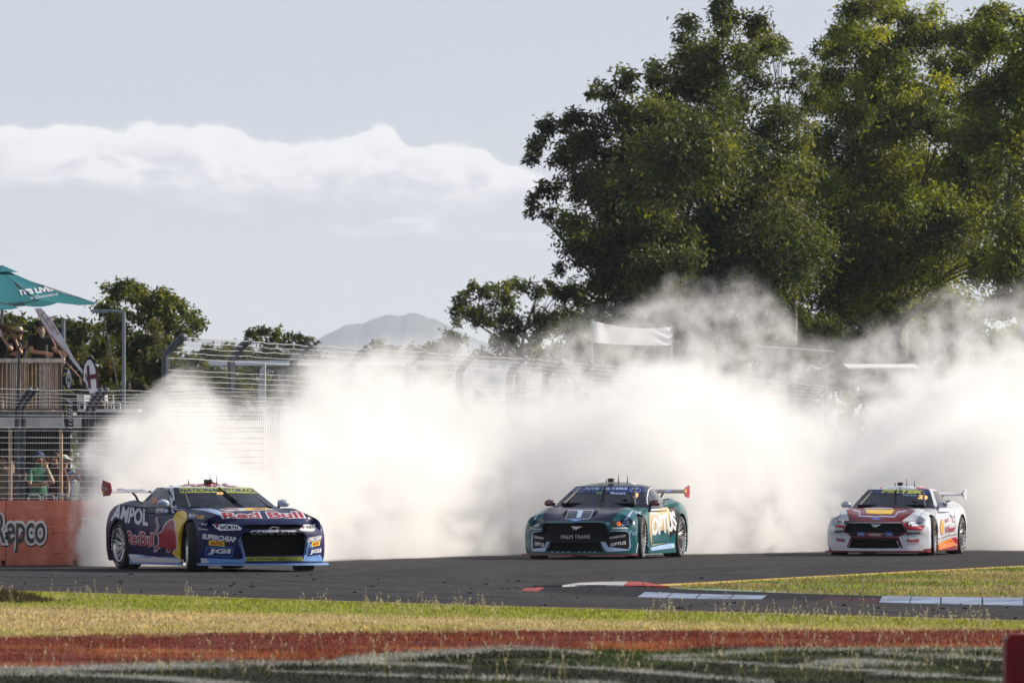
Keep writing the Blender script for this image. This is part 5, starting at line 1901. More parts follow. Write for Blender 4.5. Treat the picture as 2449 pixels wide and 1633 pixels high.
# white furled flag behind the tall fence
d_ = 133.0
fr = empty('feather_flag', P(628, 1020, d_), 0, 'white furled flag hanging behind the tall debris fence', 'flag', 'feather flags')
cloth('flag_cloth', [(622, 884), (632, 872), (636, 880), (635, 940), (631, 1000), (618, 1010), (617, 930)], d_, flag_white, fr, .03)
mb = MB(); mb.tube([P(634, 1020, d_)-fr.location, P(634, 868, d_)-fr.location], .014, 6); mb.build('flag_pole', white_pl, fr, 40)

# lamp posts
def lamp(px, ytop, xa, d, label, arm=True):
    b = P(px, 1150 + F*CAMH/d, d)
    r_ = empty('street_lamp', b, 0, label, 'street lamp', 'lamp posts before the trees')
    top = P(px, ytop, d) - b
    mb = MB(); mb.tube([(0, 0, 0), top], [.042, .036], 8); mb.build('pole', galv, r_, 40)
    if arm:
        e = P(xa, ytop-2, d) - b
        mb = MB(); mb.tube([top+Vector((.02, 0, -.02)), top.lerp(e, .5)+Vector((0, 0, .01)), e], [.035, .03, .024], 6); mb.build('arm', galv, r_, 40)
        mb = MB(); mb.box(e+Vector((.22, 0, -.03)), (.32, .12, .04)); mb.build('lamp_head', galv, r_, 30)
lamp(296, 745, 216, 150, 'grey street lamp with a long flat arm before the round crowned tree')
lamp(152, 765, 0, 152, 'thin grey post without an arm before the dense trees', False)
b = P(286, 941, 145)
o = MB().tube([P(246, 752, 149.5), P(262, 830, 148), P(286, 942, 145)], .012, 5).build('guy_wire', flag_black, None, 40)
tag(o, 'dark slanting guy wire hanging beside the street lamp', 'wire')

# white banner between two poles
d_ = 150.0
fr = empty('white_banner', P(1510, 1290, d_), 0, 'sagging blank white banner between two poles above the smoke', 'banner')
bm = bmesh.new()
N_, M_ = 26, 10
vv = []
for i in range(N_+1):
    q = i/N_
    for j in range(M_+1):
        w_ = j/M_
        top = 767 + (782-767)*q + 9*math.sin(math.pi*q)
        bot = 819 + (826-819)*q + 4*math.sin(math.pi*q)*.6
        fold = .05*math.sin(14*q+3*w_) * (1-abs(2*q-1)) + .06*math.sin(30*q*(1-w_*.5))*max(0, 1-4*min(q, 1-q))
        vv.append(bm.verts.new(P(1417+(1605-1417)*q + (2*math.sin(3*w_) if i in (0, N_) else 0), top+(bot-top)*w_, d_+fold) - fr.location))
for i in range(N_):
    for j in range(M_):
        bm.faces.new((vv[i*(M_+1)+j], vv[(i+1)*(M_+1)+j], vv[(i+1)*(M_+1)+j+1], vv[i*(M_+1)+j+1]))
bmesh.ops.recalc_face_normals(bm, faces=bm.faces)
me = bpy.data.meshes.new('banner_cloth'); bm.to_mesh(me); bm.free()
def thin_cloth(name, col):
    m = bpy.data.materials.new(name)
    m.use_nodes = True
    t = NT(m.node_tree)
    n = t.noise(t.new('ShaderNodeTexCoord').outputs['Object'], 3, 3)
    c = t.mix(n, c4([v*.95 for v in col]), c4(col))
    d = t.new('ShaderNodeBsdfDiffuse'); t.put(d.inputs[0], c)
    tr = t.new('ShaderNodeBsdfTranslucent'); t.put(tr.inputs[0], c)
    mx = t.new('ShaderNodeMixShader'); mx.inputs[0].default_value = .5
    t.l.new(d.outputs[0], mx.inputs[1]); t.l.new(tr.outputs[0], mx.inputs[2])
    o = t.new('ShaderNodeOutputMaterial'); t.l.new(mx.outputs[0], o.inputs[0])
    return m
ban_m = thin_cloth('banner_white_cloth', (0.82, 0.82, 0.84))
link('banner_cloth', me, fr, ban_m, 60)
for xx in (1416, 1606):
    mb = MB(); mb.tube([P(xx, 1290, d_)-fr.location, P(xx, 764 if xx < 1500 else 779, d_)-fr.location], .022, 6); mb.build('banner_pole', galv, fr, 40)

# far sheds
roof_w = mat('shed_roof_white', (0.66, 0.66, 0.68), 0.6, 0, 0.06, 1.5)
shed_w = mat('shed_wall_grey', (0.16, 0.16, 0.16), 0.8, 0, 0.2, 1.5)
def shed(label, x0, x1, yr, ye, d, wallm):
    b = P((x0+x1)/2, 1150+F*CAMH/d, d)
    r_ = empty('open_shed', b, 0, label, 'shed')
    e = P(x0, ye, d)-b; f_ = P(x1, ye, d)-b; top = P(x0, yr, d).z-b.z
    W2 = f_.x
    mb = MB()
    mb.add([(-W2, 0, e.z), (W2, 0, e.z), (W2, 2.5, top), (-W2, 2.5, top), (-W2, 0, e.z-.03), (W2, 0, e.z-.03), (W2, 2.5, top-.03), (-W2, 2.5, top-.03)],
           [(0, 1, 2, 3), (4, 7, 6, 5), (0, 4, 5, 1), (1, 5, 6, 2), (2, 6, 7, 3), (3, 7, 4, 0)])
    mb.build('roof', roof_w, r_, 20)
    n = max(2, int(2*W2/3))
    pr_ = .04 if W2 > 2 else .018
    for i in range(n+1):
        mb = MB(); mb.tube([(-W2+.05+(2*W2-.1)*i/n, .12, 0), (-W2+.05+(2*W2-.1)*i/n, .12, e.z-.03)], pr_, 6); mb.build('post', steel, r_, 40)
    return r_
shed('long low shed with a white roof edge seen through the tall fence', 395, 1260, 858, 872, 205, shed_w)
shed('small grandstand shelter with a pale roof edge behind the smoke', 2030, 2200, 866, 879, 170, shed_w)
o = MB().tube([P(1812, 828, 165), P(1900, 833, 165), P(1995, 840, 165)], .012, 6).build('cable', white_pl, None, 40)
tag(o, 'pale thin cable stretched behind the smoke beside the shelter', 'cable')

# red marker block at the bottom right corner
red_pl = mat('red_plastic', (0.20, 0.004, 0.010), 0.5, 0, 0.12, 5, spec=0.25)
d_ = 40.0
b = P(2470, 1150+F*CAMH/d_, d_)
mk = empty('marker_block', b, 0, 'red plastic marker block standing at the edge of the painted turf', 'marker block')
a = P(2401, 1520, d_)-b
h_ = a.z
mb = MB()
prf = [(a.x, 0), (a.x+.005, h_-.02), (a.x+.02, h_), (-a.x-.02, h_), (-a.x-.005, h_-.02), (-a.x, 0)]
mb.prism(prf, .30, Matrix(((1, 0, 0, 0), (0, 0, 1, -.15), (0, 1, 0, 0), (0, 0, 0, 1))))
mb.build('block_body', red_pl, mk, 30)
mb = MB(); mb.box((0, 0, h_+.006), (-2*a.x-.05, .24, .012)); mb.build('block_lid', red_pl, mk, 30)
mb = MB(); mb.box((a.x+.06, -.153, h_*.5), (.012, .008, h_*.8)); mb.build('moulded_rib', red_pl, mk, 30)

# crowd rail in front of the spectators
cr = empty('crowd_barrier', P(160, 1340, 112), 0, 'low galvanised crowd barrier in front of the spectators', 'barrier')
for k in range(6):
    x0 = 66+k*34
    pts = [P(x0+2, 1200, 112), P(x0+2, 1188, 112), P(x0+6, 1184, 112), P(x0+26, 1184, 112), P(x0+30, 1188, 112), P(x0+30, 1200, 112)]
    pts = [pts[0]*1] + pts
    pts[0] = P(x0+2, 1338, 112); pts.append(P(x0+30, 1338, 112))
    mb = MB(); mb.tube([q_-cr.location for q_ in pts], .014, 6); mb.build('barrier_hoop', wire_m, cr, 40)
# ------------------------------------------------------------------ people
skin_m = mat('skin', (0.42, 0.23, 0.15), 0.55, 0, 0.1, 9)
cl_black = mat('cloth_black', (0.012, 0.012, 0.014), 0.85, 0, 0.3, 9)
cl_dark = mat('cloth_dark_grey', (0.05, 0.05, 0.055), 0.85, 0, 0.3, 9)
cl_green = mat('cloth_green', (0.05, 0.20, 0.13), 0.85, 0, 0.2, 9)
cl_maroon = mat('cloth_maroon', (0.12, 0.035, 0.03), 0.85, 0, 0.2, 9)
cl_blue = mat('cloth_blue', (0.05, 0.08, 0.18), 0.85, 0, 0.2, 9)
cl_white = mat('cloth_white', (0.6, 0.6, 0.6), 0.85, 0, 0.1, 9)
cl_khaki = mat('cloth_khaki', (0.22, 0.17, 0.11), 0.85, 0, 0.1, 9)
straw = mat('straw_hat', (0.46, 0.29, 0.12), 0.85, 0, 0.25, 30)
straw_w = mat('pale_hat', (0.55, 0.48, 0.36), 0.85, 0, 0.2, 30)
hat_br = mat('brown_hat', (0.16, 0.07, 0.035), 0.8, 0, 0.2, 30)
hair_m = mat('hair_brown', (0.05, 0.028, 0.015), 0.7, 0, 0.3, 60)
beard_m = mat('beard_grey', (0.30, 0.22, 0.17), 0.8, 0, 0.3, 60)
helmet_w = mat('helmet_white', (0.72, 0.72, 0.74), 0.25, 0, 0.08, 9, coat=0.5)
visor_m = mat('visor_dark', (0.01, 0.01, 0.013), 0.1, 0, 0.1, 9)

def person(label, loc, rz, J, shirt, pants, sleeve='short', hat=None, hatm=None, beard=None, glasses=False, group=None, helmet=False, scale=1.0, hair=hair_m):
    """J: joints in metres, facing -y. One skinned body; hair, hat and glasses are its children"""
    names = ['pelvis', 'waist', 'chest', 'neck', 'throat', 'head', 'crown', 'chin', 'sl', 'el', 'wl', 'hl', 'sr', 'er', 'wr', 'hr', 'hipl', 'kl', 'al', 'tl', 'hipr', 'kr', 'ar', 'tr']
    D = dict(pelvis=(0, 0, .95), waist=(0, 0, 1.10), chest=(0, .0, 1.32), neck=(0, .01, 1.47), throat=(0, 0, 1.53), head=(0, -.01, 1.64), crown=(0, .0, 1.71), chin=(0, -.06, 1.585),
             sl=(.17, 0, 1.42), el=(.24, .02, 1.14), wl=(.24, -.06, .90), hl=(.24, -.08, .83), sr=(-.17, 0, 1.42), er=(-.24, .02, 1.14), wr=(-.24, -.06, .90), hr=(-.24, -.08, .83),
             hipl=(.09, 0, .90), kl=(.10, -.02, .50), al=(.10, .02, .09), tl=(.11, -.12, .04), hipr=(-.09, 0, .90), kr=(-.10, -.02, .50), ar=(-.10, .02, .09), tr=(-.11, -.12, .04))
    D.update(J)
    RAD = dict(pelvis=.145, waist=.135, chest=.155, neck=.075, throat=.058, head=.088, crown=.07, chin=.042, sl=.072, el=.047, wl=.033, hl=.036, sr=.072, er=.047, wr=.033, hr=.036,
               hipl=.095, kl=.062, al=.045, tl=.038, hipr=.095, kr=.062, ar=.045, tr=.038)
    E = [('pelvis', 'waist'), ('waist', 'chest'), ('chest', 'neck'), ('neck', 'throat'), ('throat', 'head'), ('head', 'crown'), ('head', 'chin'),
         ('chest', 'sl'), ('sl', 'el'), ('el', 'wl'), ('wl', 'hl'), ('chest', 'sr'), ('sr', 'er'), ('er', 'wr'), ('wr', 'hr'),
         ('pelvis', 'hipl'), ('hipl', 'kl'), ('kl', 'al'), ('al', 'tl'), ('pelvis', 'hipr'), ('hipr', 'kr'), ('kr', 'ar'), ('ar', 'tr')]
    V = [Vector(D[n]) for n in names]
    Rr = [RAD[n] for n in names]
    Ed = [(names.index(a), names.index(b)) for a, b in E]
    kind = {}
    for a, b in E:
        k = 'shirt'
        if b in ('throat', 'head', 'crown', 'chin', 'hl', 'hr'): k = 'skin'
        elif b in ('wl', 'wr'): k = 'skin' if sleeve == 'short' else 'shirt'
        elif b[:3] == 'hip' or b in ('kl', 'kr', 'al', 'ar'): k = 'pants'
        elif b in ('tl', 'tr'): k = 'pants'
        kind[(names.index(a), names.index(b))] = k
    for s in 'lr':                                   # five fingers, unequal and bent; thumb from the side of the palm
        h, w = Vector(D['h'+s]), Vector(D['w'+s])
        d = (h-w).normalized()
        sd = d.cross(Vector((0, 1, 0)))
        sd = sd.normalized() if sd.length > .1 else Vector((1, 0, 0))
        bend = d.cross(sd)
        for q, (off, ln) in enumerate(((-.027, .062), (-.009, .075), (.009, .072), (.027, .055))):
            i0 = len(V)
            V += [h+sd*off+d*.035, h+sd*off*1.15+d*(.035+ln*.55)+bend*.006, h+sd*off*1.2+d*(.035+ln)+bend*.020]
            Rr += [.011, .0095, .008]
            hid = names.index('h'+s)
            for e in ((hid, i0), (i0, i0+1), (i0+1, i0+2)):
                Ed.append(e); kind[e] = 'skin'
        i0 = len(V)
        V += [h+sd*-.04+d*.0, h+sd*-.062+d*.03, h+sd*-.066+d*.058]
        Rr += [.013, .011, .009]
        for e in ((names.index('h'+s), i0), (i0, i0+1), (i0+1, i0+2)):
            Ed.append(e); kind[e] = 'skin'
    me = bpy.data.meshes.new('person')
    me.from_pydata([tuple(v) for v in V], Ed, [])
    o = bpy.data.objects.new('person', me)
    COL.objects.link(o)
    md = o.modifiers.new('skin', 'SKIN')
    md.use_smooth_shade = True
    lay = me.skin_vertices[0].data
    for i, r_ in enumerate(Rr):
        fl = 1.0
        lay[i].radius = (r_*(1.18 if names[i] in ('pelvis', 'waist', 'chest') else 1.0) if i < len(names) else r_, r_*(.78 if i < len(names) and names[i] in ('pelvis', 'waist', 'chest') else 1.0))
        lay[i].use_root = (i == 0)
    o.modifiers.new('sub', 'SUBSURF').levels = 1
    dg = bpy.context.evaluated_depsgraph_get()
    m2 = bpy.data.meshes.new_from_object(o.evaluated_get(dg))
    o.modifiers.clear()
    o.data = m2
    for m in (skin_m, shirt, pants): m2.materials.append(m)
    segs = [(V[a], V[b], {'skin': 0, 'shirt': 1, 'pants': 2}[k], (Rr[a]+Rr[b])/2) for (a, b), k in kind.items()]
    for f in m2.polygons:
        c = f.center
        best, bm_ = 9, 0
        for a, b, k, r_ in segs:
            ab = b-a
            q = max(0, min(1, (c-a).dot(ab)/max(ab.length_squared, 1e-9)))
            dd = (c-(a+ab*q)).length - r_
            if dd < best: best, bm_ = dd, k
        if sleeve == 'short':
            for el, wl in (('el', 'wl'), ('er', 'wr')):
                if bm_ == 1 and (c-Vector(D[el])).length < .09: bm_ = 0
        f.material_index = bm_
        f.use_smooth = True
    o.location = loc
    o.rotation_euler = (0, 0, rz)
    o.scale = (scale,)*3
    tag(o, label, 'person', group)
    hd = Vector(D['head']); fw = (Vector(D['chin'])-hd); fw.z = 0
    fw = fw.normalized() if fw.length > .01 else Vector((0, -1, 0))
    yaw = math.atan2(fw.x, -fw.y)
    Mh = Matrix.Translation(hd) @ Matrix.Rotation(yaw, 4, 'Z')
    def T(mb):
        mb.v = [Mh @ v for v in mb.v]
        return mb
    if helmet:
        mb = MB(); mb.ball((0, .005, .035), (.135, .150, .150), 12); T(mb).build('helmet', helmet_w, o, 50)
        mb = MB()
        for i in range(9):
            a = -1.05+2.1*i/8
            mb.v += [Vector((.139*math.sin(a), .005-.155*math.cos(a), z)) for z in (-.005, .065)]
        for i in range(8): mb.f.append([2*i, 2*i+2, 2*i+3, 2*i+1]); mb.m.append(0)
        T(mb).build('visor', visor_m, o, 50)
        return o
    mb = MB(); mb.tube([(0, -.085, .03), (0, -.112, -.012), (0, -.090, -.022)], [.010, .017, .010], 6); T(mb).build('nose', skin_m, o, 60)
    for s in (-1, 1):
        mb = MB(); mb.ball((s*.034, -.084, .028), (.014, .008, .009), 5); T(mb).build('eye', visor_m, o, 60)
        mb = MB(); mb.ball((s*.092, .005, .005), (.012, .024, .034), 5); T(mb).build('ear', skin_m, o, 60)
    mb = MB(); mb.ball((0, -.088, -.052), (.026, .008, .008), 5); T(mb).build('mouth', cl_maroon, o, 60)
    mb = MB(); mb.ball((0, .022, .045), (.098, .098, .085), 8); T(mb).build('hair', hair, o, 60)
    if beard is not None:
        mb = MB(); mb.ball((0, -.068, -.085), (.070, .046, .075), 8); mb.ball((0, -.075, -.14), (.045, .035, .07), 6); T(mb).build('beard', beard, o, 60)
    if glasses:
        mb = MB()
        for s in (-1, 1): mb.box((s*.036, -.097, .030), (.054, .012, .034))
        mb.box((0, -.095, .036), (.12, .01, .01)); T(mb).build('sunglasses', visor_m, o, 30)
    if hat == 'cap':
        mb = MB(); mb.ball((0, .008, .062), (.104, .112, .078), 8)
        mb.prism([(-.075, 0), (-.06, -.085), (0, -.105), (.06, -.085), (.075, 0)], .014, Matrix.Translation((0, -.085, .058)) @ Matrix.Rotation(R(12), 4, 'X'))
        T(mb).build('cap', hatm, o, 40)
    elif hat == 'brim':
        mb = MB()
        mb.lathe([(0, .165), (.07, .16), (.095, .12), (.104, .06), (.16, .052), (.205, .07), (.205, .062), (.16, .044), (.10, .05)], 20, Matrix(((1, 0, 0, 0), (0, 0, 1, 0), (0, 1, 0, 0), (0, 0, 0, 1))))
        T(mb).build('hat', hatm, o, 40)
        mb = MB()
        mb.lathe([(.1045, .062), (.1015, .088), (.103, .088), (.106, .062)], 20, Matrix(((1, 0, 0, 0), (0, 0, 1, 0), (0, 1, 0, 0), (0, 0, 0, 1)))); T(mb).build('hat_band', cl_black, o, 40)
    return o

def deck_loc(px, d=126.3, py=982):
    v = P(px, py, d)
    return v
# on the platform the floor is 0.9 m below the rail, so the people there stand a little lower in scale
DS = .80
GP = 'spectators at the platform rail'
lean = dict(pelvis=(0, .22, .92), waist=(0, .14, 1.06), chest=(.0, .02, 1.27), neck=(0, -.06, 1.42), throat=(.0, -.08, 1.475), head=(.0, -.10, 1.58), crown=(0, -.09, 1.65), chin=(.035, -.155, 1.525),
            sl=(.20, -.02, 1.37), el=(.30, -.14, 1.13), wl=(.38, -.33, 1.10), hl=(.46, -.36, 1.09), sr=(-.18, -.02, 1.37), er=(-.16, -.18, 1.12), wr=(.08, -.35, 1.09), hr=(.16, -.36, 1.07),
            hipl=(.09, .22, .88), hipr=(-.09, .22, .88), kl=(.1, .16, .48), kr=(-.1, .16, .48), al=(.1, .22, .08), ar=(-.1, .22, .08), tl=(.11, .08, .03), tr=(-.11, .08, .03))
person('bearded man in black cap and black shirt leaning on the timber rail', deck_loc(95, 125.45), R(4), lean, cl_black, cl_black, 'short', 'cap', cl_black, beard_m, True, GP, scale=.93)
clap = dict(sl=(.17, -.04, 1.42), el=(.26, -.22, 1.30), wl=(.36, -.26, 1.52), hl=(.40, -.27, 1.60), sr=(-.16, -.04, 1.42), er=(-.02, -.27, 1.28), wr=(.28, -.32, 1.50), hr=(.34, -.33, 1.58), chin=(.04, -.06, 1.585))
person('person in pale wide hat clapping raised hands beside the bearded man', deck_loc(44, 126.5), R(10), clap, cl_black, cl_dark, 'short', 'brim', straw_w, None, False, GP, scale=.83)
chinh = dict(sl=(.17, -.02, 1.42), el=(.20, -.20, 1.20), wl=(.10, -.20, 1.44), hl=(.07, -.17, 1.52), sr=(-.17, -.02, 1.42), er=(-.22, -.14, 1.16), wr=(-.02, -.22, 1.20), hr=(.05, -.22, 1.22))
person('person in straw hat and sunglasses holding a hand to the chin', deck_loc(27, 125.9), R(6), chinh, cl_black, cl_dark, 'short', 'brim', straw, None, True, GP, scale=.83)
phone = dict(sl=(.17, -.02, 1.42), el=(.24, -.20, 1.26), wl=(.08, -.28, 1.48), hl=(.03, -.26, 1.56), sr=(-.17, -.02, 1.42), er=(-.22, -.18, 1.25), wr=(-.08, -.28, 1.48), hr=(-.03, -.26, 1.56))
pp = person('person in dark brown hat raising a phone at the platform edge', deck_loc(2, 125.7), R(0), phone, cl_black, cl_dark, 'short', 'brim', hat_br, None, False, GP, scale=.845)
mb = MB(); mb.box((.0, -.31, 1.62), (.075, .010, .15)); mb.box((.018, -.316, 1.67), (.02, .004, .02), None, 0)
ph = mb.build('phone', cl_white, None, 30); ph.location = pp.location; ph.scale = pp.scale; tag(ph, 'pale phone held up by the person in the dark brown hat', 'phone')
GB = 'spectators behind the low fence'
for px, d, s, sh, pn, hat, hm, lab, rz, J in (
        (92, 126.0, 1.0, cl_green, cl_dark, 'cap', cl_blue, 'spectator in green shirt and blue cap behind the low fence', .4, chinh),
        (131, 126.3, 1.0, cl_maroon, cl_dark, None, None, 'spectator in maroon shirt with bare head behind the low fence', -.2, {}),
        (112, 127.2, 1.02, cl_dark, cl_black, None, None, 'spectator in dark grey shirt standing behind the green shirted one', .1, {}),
        (36, 126.5, .98, cl_maroon, cl_black, 'brim', hat_br, 'spectator in brown hat and maroon shirt under the platform', -.3, phone),
        (6, 126.0, 1.0, cl_khaki, cl_dark, 'cap', cl_black, 'spectator in khaki shirt and black cap under the platform', .2, {}),
        (152, 127.0, .97, cl_blue, cl_black, 'cap', cl_white, 'spectator in blue shirt and white cap at the smoke edge', .3, clap)):
    b = P(px, 1150+F*CAMH/d, d)
    person(lab, b, rz, J, sh, pn, 'short', hat, hm, None, False, GB, scale=s)
# drivers
def driver(car, lab, suit):
    J = dict(pelvis=(0, .10, .62), waist=(0, .10, .72), chest=(0, .08, .90), neck=(0, .05, 1.02), throat=(0, .03, 1.06), head=(0, .0, 1.15), crown=(0, .0, 1.21), chin=(0, -.05, 1.10),
             sl=(.18, .06, .98), el=(.26, -.14, .86), wl=(.15, -.36, .96), hl=(.12, -.42, 1.0), sr=(-.18, .06, .98), er=(-.26, -.14, .86), wr=(-.15, -.36, .96), hr=(-.12, -.42, 1.0),
             hipl=(.1, .08, .58), kl=(.14, -.30, .66), al=(.14, -.52, .40), tl=(.14, -.62, .42), hipr=(-.1, .08, .58), kr=(-.14, -.30, .66), ar=(-.14, -.52, .40), tr=(-.14, -.62, .42))
    w = car.root.matrix_world @ Vector((-.40, .32, -.115))
    o = person(lab, w, car.root.rotation_euler.z + R(90), J, suit, suit, 'long', None, None, None, False, 'drivers in the race cars', True, scale=car.root.scale.x)
    return o
driver(car1, 'driver in white helmet at the wheel of the dark blue car', cl_blue)
driver(car2, 'driver in white helmet at the wheel of the teal and black car', cl_dark)
driver(car3, 'driver in white helmet at the wheel of the white and red car', cl_maroon)
# ------------------------------------------------------------------ trees, mountain
bark = mat('pale_bark', (0.14, 0.12, 0.10), 0.85, 0, 0.35, 3, bump=0.4, bscale=25)
leaf_m = tint_mat('leaves', 0.55, 0.42, 0.35, 0.15, 0.8, (1.95, 1.85, .70))

def tree(label, d, lobes, trunk_px, cols, dens=1.0, leaf=(.175, .064), name='tree', spread=1.0, group=None, droop=.6, depth=1.0, nsub=9, trunk_r=.28, fork_py=None, limbs=14):
    """lobes: (px, py, rx, ry) survey of the crown; every lobe is a leafy bough with its own depth"""
    base = P(trunk_px, 1150, d); base.z = 0
    root = tag(empty(name, base, 0, label, 'tree', group))
    LV, LC = [], []
    cols = np.array(cols)
    boughs = []
    for (px, py, rx, ry) in lobes:
        RX, RZ = rx/F*d, ry/F*d
        RY = (RX+RZ)/2*1.1*depth
        c = P(px, py, d)
        c.y += rng.normal()*2.2*depth*max(.5, RX)
        c = np.array(c) - np.array(base)
        boughs.append(Vector(c))
        n = int(dens*900*RX*RZ*math.pi)
        k = max(4, int(2.0*nsub*max(.5, min(2.2, RX*RZ/1.5))))
        # sprays of leaves spread through the bough, more of them near its outside
        dirs = rng.normal(size=(k, 3)); dirs /= np.linalg.norm(dirs, axis=1)[:, None]
        rad = rng.random(k)**.45*.92
        sub = dirs*rad[:, None]*np.array([RX, RY, RZ])
        sr = (.24+.24*rng.random(k))*min(RX, RZ)*1.25*spread
        which = rng.integers(0, k, n)
        off = rng.normal(size=(n, 3))*.55
        off[:, 2] = off[:, 2]*.85 - np.abs(rng.normal(size=n))*.35*droop
        pos = sub[which] + off*sr[which][:, None] + c
        cc = cols[rng.integers(0, len(cols), k)][which] * (.75+.5*rng.random((k, 1)))[which] * (.72+.56*rng.random((n, 1)))
        # leaf: pointed diamond, mostly hanging
        a = rng.normal(size=(n, 3)); a[:, 2] = a[:, 2]*.7 - droop*1.1
        a /= np.linalg.norm(a, axis=1)[:, None]
        b = np.cross(a, rng.normal(size=(n, 3))); b /= np.linalg.norm(b, axis=1)[:, None]+1e-9
        ll = leaf[0]*(.6+.8*rng.random((n, 1))); lw = leaf[1]*(.7+.6*rng.random((n, 1)))
        q = np.stack([pos, pos+a*ll*.45+b*lw*.5, pos+a*ll, pos+a*ll*.45-b*lw*.5], 1)
        LV.append(q.reshape(-1, 3)); LC.append(np.repeat(cc, 4, 0))
    LV = np.concatenate(LV); LC = np.concatenate(LC)
    link('crown', mesh_np('crown', LV, np.arange(len(LV)).reshape(-1, 4), LC), root, leaf_m)
    # trunk and limbs
    mb = MB()
    fz = (P(trunk_px, fork_py, d).z if fork_py else max(1.5, min(b.z for b in boughs)+.5))
    fork = Vector((rng.normal()*.2, 1.2 if fork_py else 0, fz))
    tr = trunk_r
    mb.tube([(0, 0, -.1), (rng.normal()*.08, 0, fz*.4), fork*.75+Vector((rng.normal()*.06, 0, 0)), fork], [tr*1.25, tr, tr*.9, tr*.8], 8)
    order = sorted(range(len(boughs)), key=lambda i: rng.random())[:limbs]
    for i in order:
        e = boughs[i]
        st = Vector((0, 0, fz*.75)).lerp(fork, rng.random())
        mid = st.lerp(e, .5) + Vector((rng.normal()*.35, 1.8*depth+rng.normal()*.3, -.10*(e-st).length+.25*abs(rng.normal())))
        m2 = mid.lerp(e, .5) + Vector((rng.normal()*.25, .9+rng.normal()*.2, .12))
        mb.tube([st, mid, m2, e], [tr*.30, tr*.20, tr*.11, tr*.04], 6)
        for q in range(3):
            e2 = e + Vector((max(-1.5, min(1.5, rng.normal()))*lobes[i][2]/F*d*.45, rng.normal()*.4, max(-1.5, min(1.2, rng.normal()))*lobes[i][3]/F*d*.4))
            mb.tube([mid.lerp(m2, rng.random()), m2.lerp(e2, .6)+Vector((0, 0, .12)), e2], [tr*.09, tr*.05, tr*.02], 4)
    mb.build('trunk', bark, root, 60)
    return root

OLIVE = [(.068, .088, .022), (.088, .102, .028), (.046, .066, .022), (.112, .124, .030)]
DARKG = [(.026, .042, .016), (.034, .050, .018), (.044, .056, .020)]
GOLD = [(.17, .20, .026), (.20, .215, .032), (.12, .155, .024)]
BROWNG = [(.065, .060, .022), (.085, .072, .026), (.050, .058, .02)]
big1 = [(1720, 78, 105, 55), (1655, 110, 55, 55), (1800, 110, 60, 60), (1590, 160, 55, 40), (1640, 180, 70, 55), (1700, 190, 90, 70), (1780, 210, 80, 65), (1500, 185, 42, 34), (1452, 205, 32, 30), (1420, 228, 18, 20), (1560, 240, 70, 50),
    (1480, 295, 70, 50), (1370, 285, 48, 34), (1318, 300, 40, 36), (1285, 345, 26, 36), (1272, 385, 16, 20), (1400, 345, 70, 45), (1345, 375, 40, 34), (1500, 370, 85, 60), (1600, 310, 95, 65), (1720, 310, 105, 75), (1850, 300, 85, 75),
    (1385, 435, 60, 42), (1300, 455, 38, 30), (1272, 485, 20, 24), (1350, 510, 48, 45), (1450, 455, 85, 58), (1560, 435, 95, 68), (1680, 425, 105, 78), (1800, 415, 105, 78), (1900, 395, 75, 85), (1395, 560, 45, 45), (1480, 560, 85, 60),
    (1600, 550, 105, 70), (1740, 550, 115, 80), (1880, 540, 95, 80), (1375, 615, 36, 36), (1340, 640, 20, 16), (1440, 650, 70, 55), (1580, 650, 105, 70), (1720, 660, 115, 70), (1860, 650, 105, 80), (1480, 735, 75, 60), (1620, 745, 105, 60), (1780, 750, 115, 60),
    (1350, 700, 34, 30), (1420, 760, 40, 50), (1560, 520, 130, 130), (1740, 480, 150, 150), (1640, 640, 180, 120), (1840, 600, 140, 140), (1500, 690, 110, 90), (1480, 420, 110, 110), (1430, 330, 60, 50), (1440, 560, 80, 90), (1620, 250, 80, 80), (1720, 150, 80, 80), (1640, 400, 150, 120), (1560, 300, 80, 80)]
tree('huge spreading gum tree with hanging outer boughs behind the white banner', 212, big1, 1690, OLIVE+DARKG, 1.0, fork_py=760, trunk_r=.36, limbs=16, group=None)
tree('slim wispy tree showing sky through it between the two huge trees', 218, [(1868, 110, 34, 26), (1905, 150, 36, 26), (1935, 172, 34, 24), (1890, 195, 30, 30), (1930, 230, 40, 40), (1850, 80, 22, 20), (1955, 120, 22, 22), (1900, 280, 50, 50)], 1905, OLIVE, .55, fork_py=420, trunk_r=.16, limbs=8)
big2 = [(2050, 62, 75, 65), (2120, 22, 90, 55), (2000, 110, 52, 50), (2150, 100, 105, 68), (2230, 60, 75, 60), (1992, 190, 52, 52), (2080, 180, 85, 58), (2180, 200, 105, 70), (2280, 160, 75, 60), (2020, 270, 75, 66), (2140, 290, 105, 70), (2260, 290, 105, 70),
    (2060, 380, 95, 78), (2200, 400, 115, 78), (2330, 380, 85, 78), (2000, 480, 85, 78), (2140, 520, 115, 78), (2280, 520, 105, 78), (2050, 600, 105, 70), (2200, 640, 115, 70), (2330, 620, 75, 70), (2000, 700, 95, 60), (2150, 740, 105, 60), (2300, 740, 95, 60), (2100, 480, 140, 150), (2240, 470, 140, 150), (2160, 650, 170, 120), (2010, 580, 110, 120), (2150, 250, 120, 100), (1955, 430, 80, 100), (1945, 330, 60, 70), (1940, 560, 90, 100), (2330, 480, 80, 100), (2310, 330, 70, 90), (2100, 360, 120, 120), (2060, 120, 80, 80), (2320, 110, 60, 70), (2330, 230, 60, 70), (2345, 380, 60, 80), (2340, 560, 70, 90), (1965, 240, 50, 50), (1930, 480, 80, 90), (1930, 640, 90, 90)]
tree('huge dark gum tree with bright upper boughs rising beyond the shelter', 228, big2, 2150, OLIVE+GOLD, 1.0, fork_py=690, trunk_r=.36, limbs=14)
